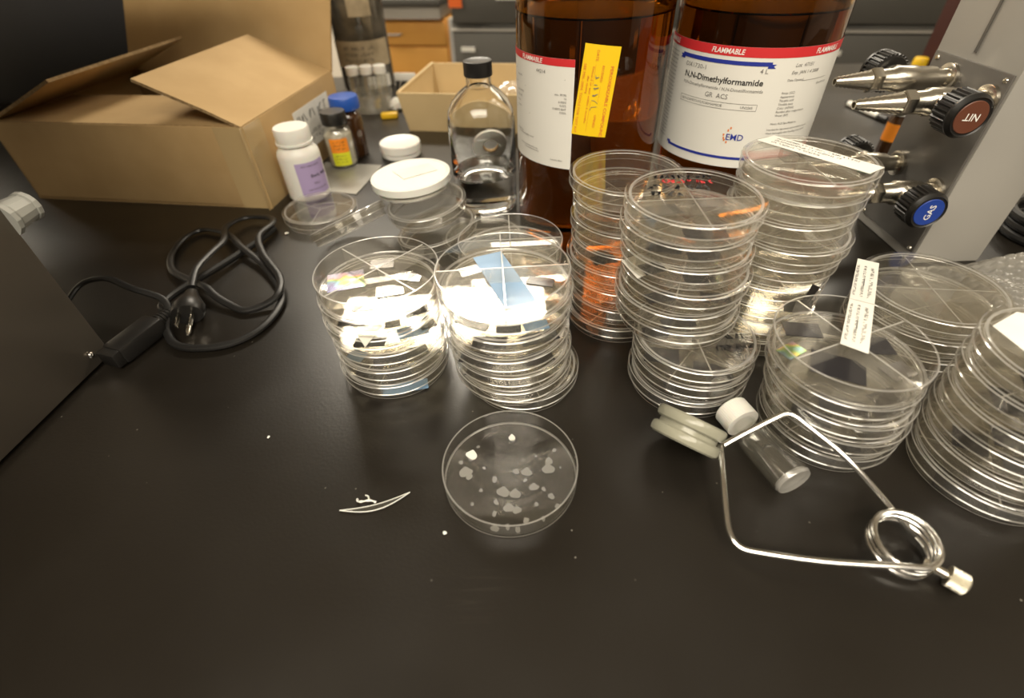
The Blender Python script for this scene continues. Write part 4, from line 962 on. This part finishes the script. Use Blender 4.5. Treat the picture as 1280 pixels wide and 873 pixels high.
# counter over the wooden drawers
CT=thing('counter_top','grey counter over the orange wooden drawers across the aisle','counter'); mm=cabm()@Matrix.Translation((-1.10,.10,FZ)); CT.location=mm.translation; CT.rotation_euler=(0,0,ang)
m=M(); m.box((0,.32,HZ+.012),(2.06,.70,.030),0,None,.003); m.obj('dark_slab',DARKCAB,CT); m=M(); m.box((0,.315,HZ-.026),(2.04,.66,.045)); m.obj('apron',GREYC,CT)
W1=cabthing('drawer_cabinet','orange wooden drawer cabinet under the grey counter across the aisle','cabinet',-.33)
m=M(); m.box((0,.41,(HZ-.05)/2),(.54,.56,HZ-.06),0,None,.003); m.obj('carcass',WOOD,W1)
for k,(z0,z1) in enumerate(((.755,.845),(.53,.748),(.28,.523))):
    m=M(); m.box((0,.122,(z0+z1)/2),(.52,.018,z1-z0),0,None,.003); dr=m.obj('drawer',WOOD,W1)
    M().tube([(-.05,.115,(z0+z1)/2),(-.05,.095,(z0+z1)/2),(.05,.095,(z0+z1)/2),(.05,.115,(z0+z1)/2)],.004,8).obj('handle',LIGHTG,dr)
    M().box((-.13,.111,z1-.025),(.10,.003,.028)).obj('paper_label',PAPER,dr)
LG=cabthing('support_leg','light grey counter leg between the wooden drawers and dark cabinets','leg',-.0375)
m=M(); m.box((0,.14,(HZ-.05)/2),(.035,.05,HZ-.052),0,None,.003); m.obj('post',LIGHTG,LG); m=M(); m.box((0,.14,.006),(.035,.075,.012),0,None,.002); m.obj('foot_plate',LIGHTG,LG)
for i,x in enumerate((.34,1.06,1.78)):
    Cb=cabthing('dark_cabinet',('dark grey cabinet with a label plate behind the amber bottles' if i==0 else 'dark grey cabinet at the middle of the far row' if i==1 else 'dark grey cabinet at the far right behind the turret'),'cabinet',x,'dark cabinets across the aisle'); Cb['group']='dark cabinets across the aisle'
    m=M(); m.box((0,.32,HZ/2-.02),(.70,.60,HZ-.04),0,None,.003); m.obj('carcass',DARKCAB,Cb)
    m=M(); m.box((0,.010,HZ-.075),(.70,.022,.006)); m.obj('ledge',GREYC,Cb)
    for (z0,z1) in ((HZ-.05,HZ+.10),(.28,HZ-.085)):
        m=M(); m.box((0,.008,(z0+z1)/2),(.68,.020,z1-z0),0,None,.003); dr=m.obj('drawer',DARKCAB,Cb)
        if z0<.5:
            M().box((-.28+.0,-.004,z1-.06),(.06,.004,.018)).obj('label_plate',WHITE,dr)
            for hx in (-.36+.02,-.16,-.11): 
                M().tube([(hx,-.002,z1-.16),(hx,-.016,z1-.165),(hx,-.016,z1-.20),(hx,-.002,z1-.205)],.004,8).obj('handle',LIGHTG,dr)
        else:
            M().box((.02,-.004,(z0+z1)/2+.02),(.34,.004,.030)).obj('paper_strip',PAPER,dr)
            M().box((-.32,-.004,(z0+z1)/2+.005),(.055,.004,.05)).obj('orange_sticker',REDORANGE,dr)
    m=M(); m.box((0,.32,HZ+.155),(.71,.62,.05),0,None,.003); m.obj('cabinet_top',GREYC,Cb)

# ------------------------------------------------------------------ light
def area(name,loc,sx,sy,power,color=(1,.88,.70),rot=(0,0,0)):
    l=bpy.data.lights.new(name,'AREA'); l.shape='RECTANGLE'; l.size=sx; l.size_y=sy; l.energy=power; l.color=color
    o=bpy.data.objects.new(name,l); COL.objects.link(o); o.location=loc; o.rotation_euler=rot; return o
LC=(1,.90,.74)
area('ceiling_lamp',(-.42,2.45,CZ-.02),1.25,.36,42,LC)
area('ceiling_lamp',(1.9,2.45,CZ-.02),1.25,.36,26,LC)
area('ceiling_lamp',(-2.4,2.45,CZ-.02),1.25,.36,36,LC)
area('ceiling_lamp',(-.15,-1.15,CZ-.02),2.3,1.2,56,LC)
area('ceiling_lamp',(1.95,-1.15,CZ-.02),1.25,1.2,10,LC)
area('ceiling_lamp',(-2.25,-1.15,CZ-.02),1.25,1.2,8,LC)
w=bpy.data.worlds.new('world'); sc.world=w; w.use_nodes=True; w.node_tree.nodes['Background'].inputs[0].default_value=(.9,.8,.65,1); w.node_tree.nodes['Background'].inputs[1].default_value=.02

# ------------------------------------------------------------------ render settings
sc.view_settings.view_transform='Standard'; sc.view_settings.look='None'; sc.view_settings.gamma=1; sc.view_settings.use_curve_mapping=False
sc.view_settings.exposure=.97
cy=sc.cycles; cy.max_bounces=24; cy.transparent_max_bounces=96; cy.transmission_bounces=14; cy.glossy_bounces=8; cy.diffuse_bounces=4
cy.caustics_refractive=False; cy.caustics_reflective=False; cy.sample_clamp_indirect=6; cy.use_denoising=True
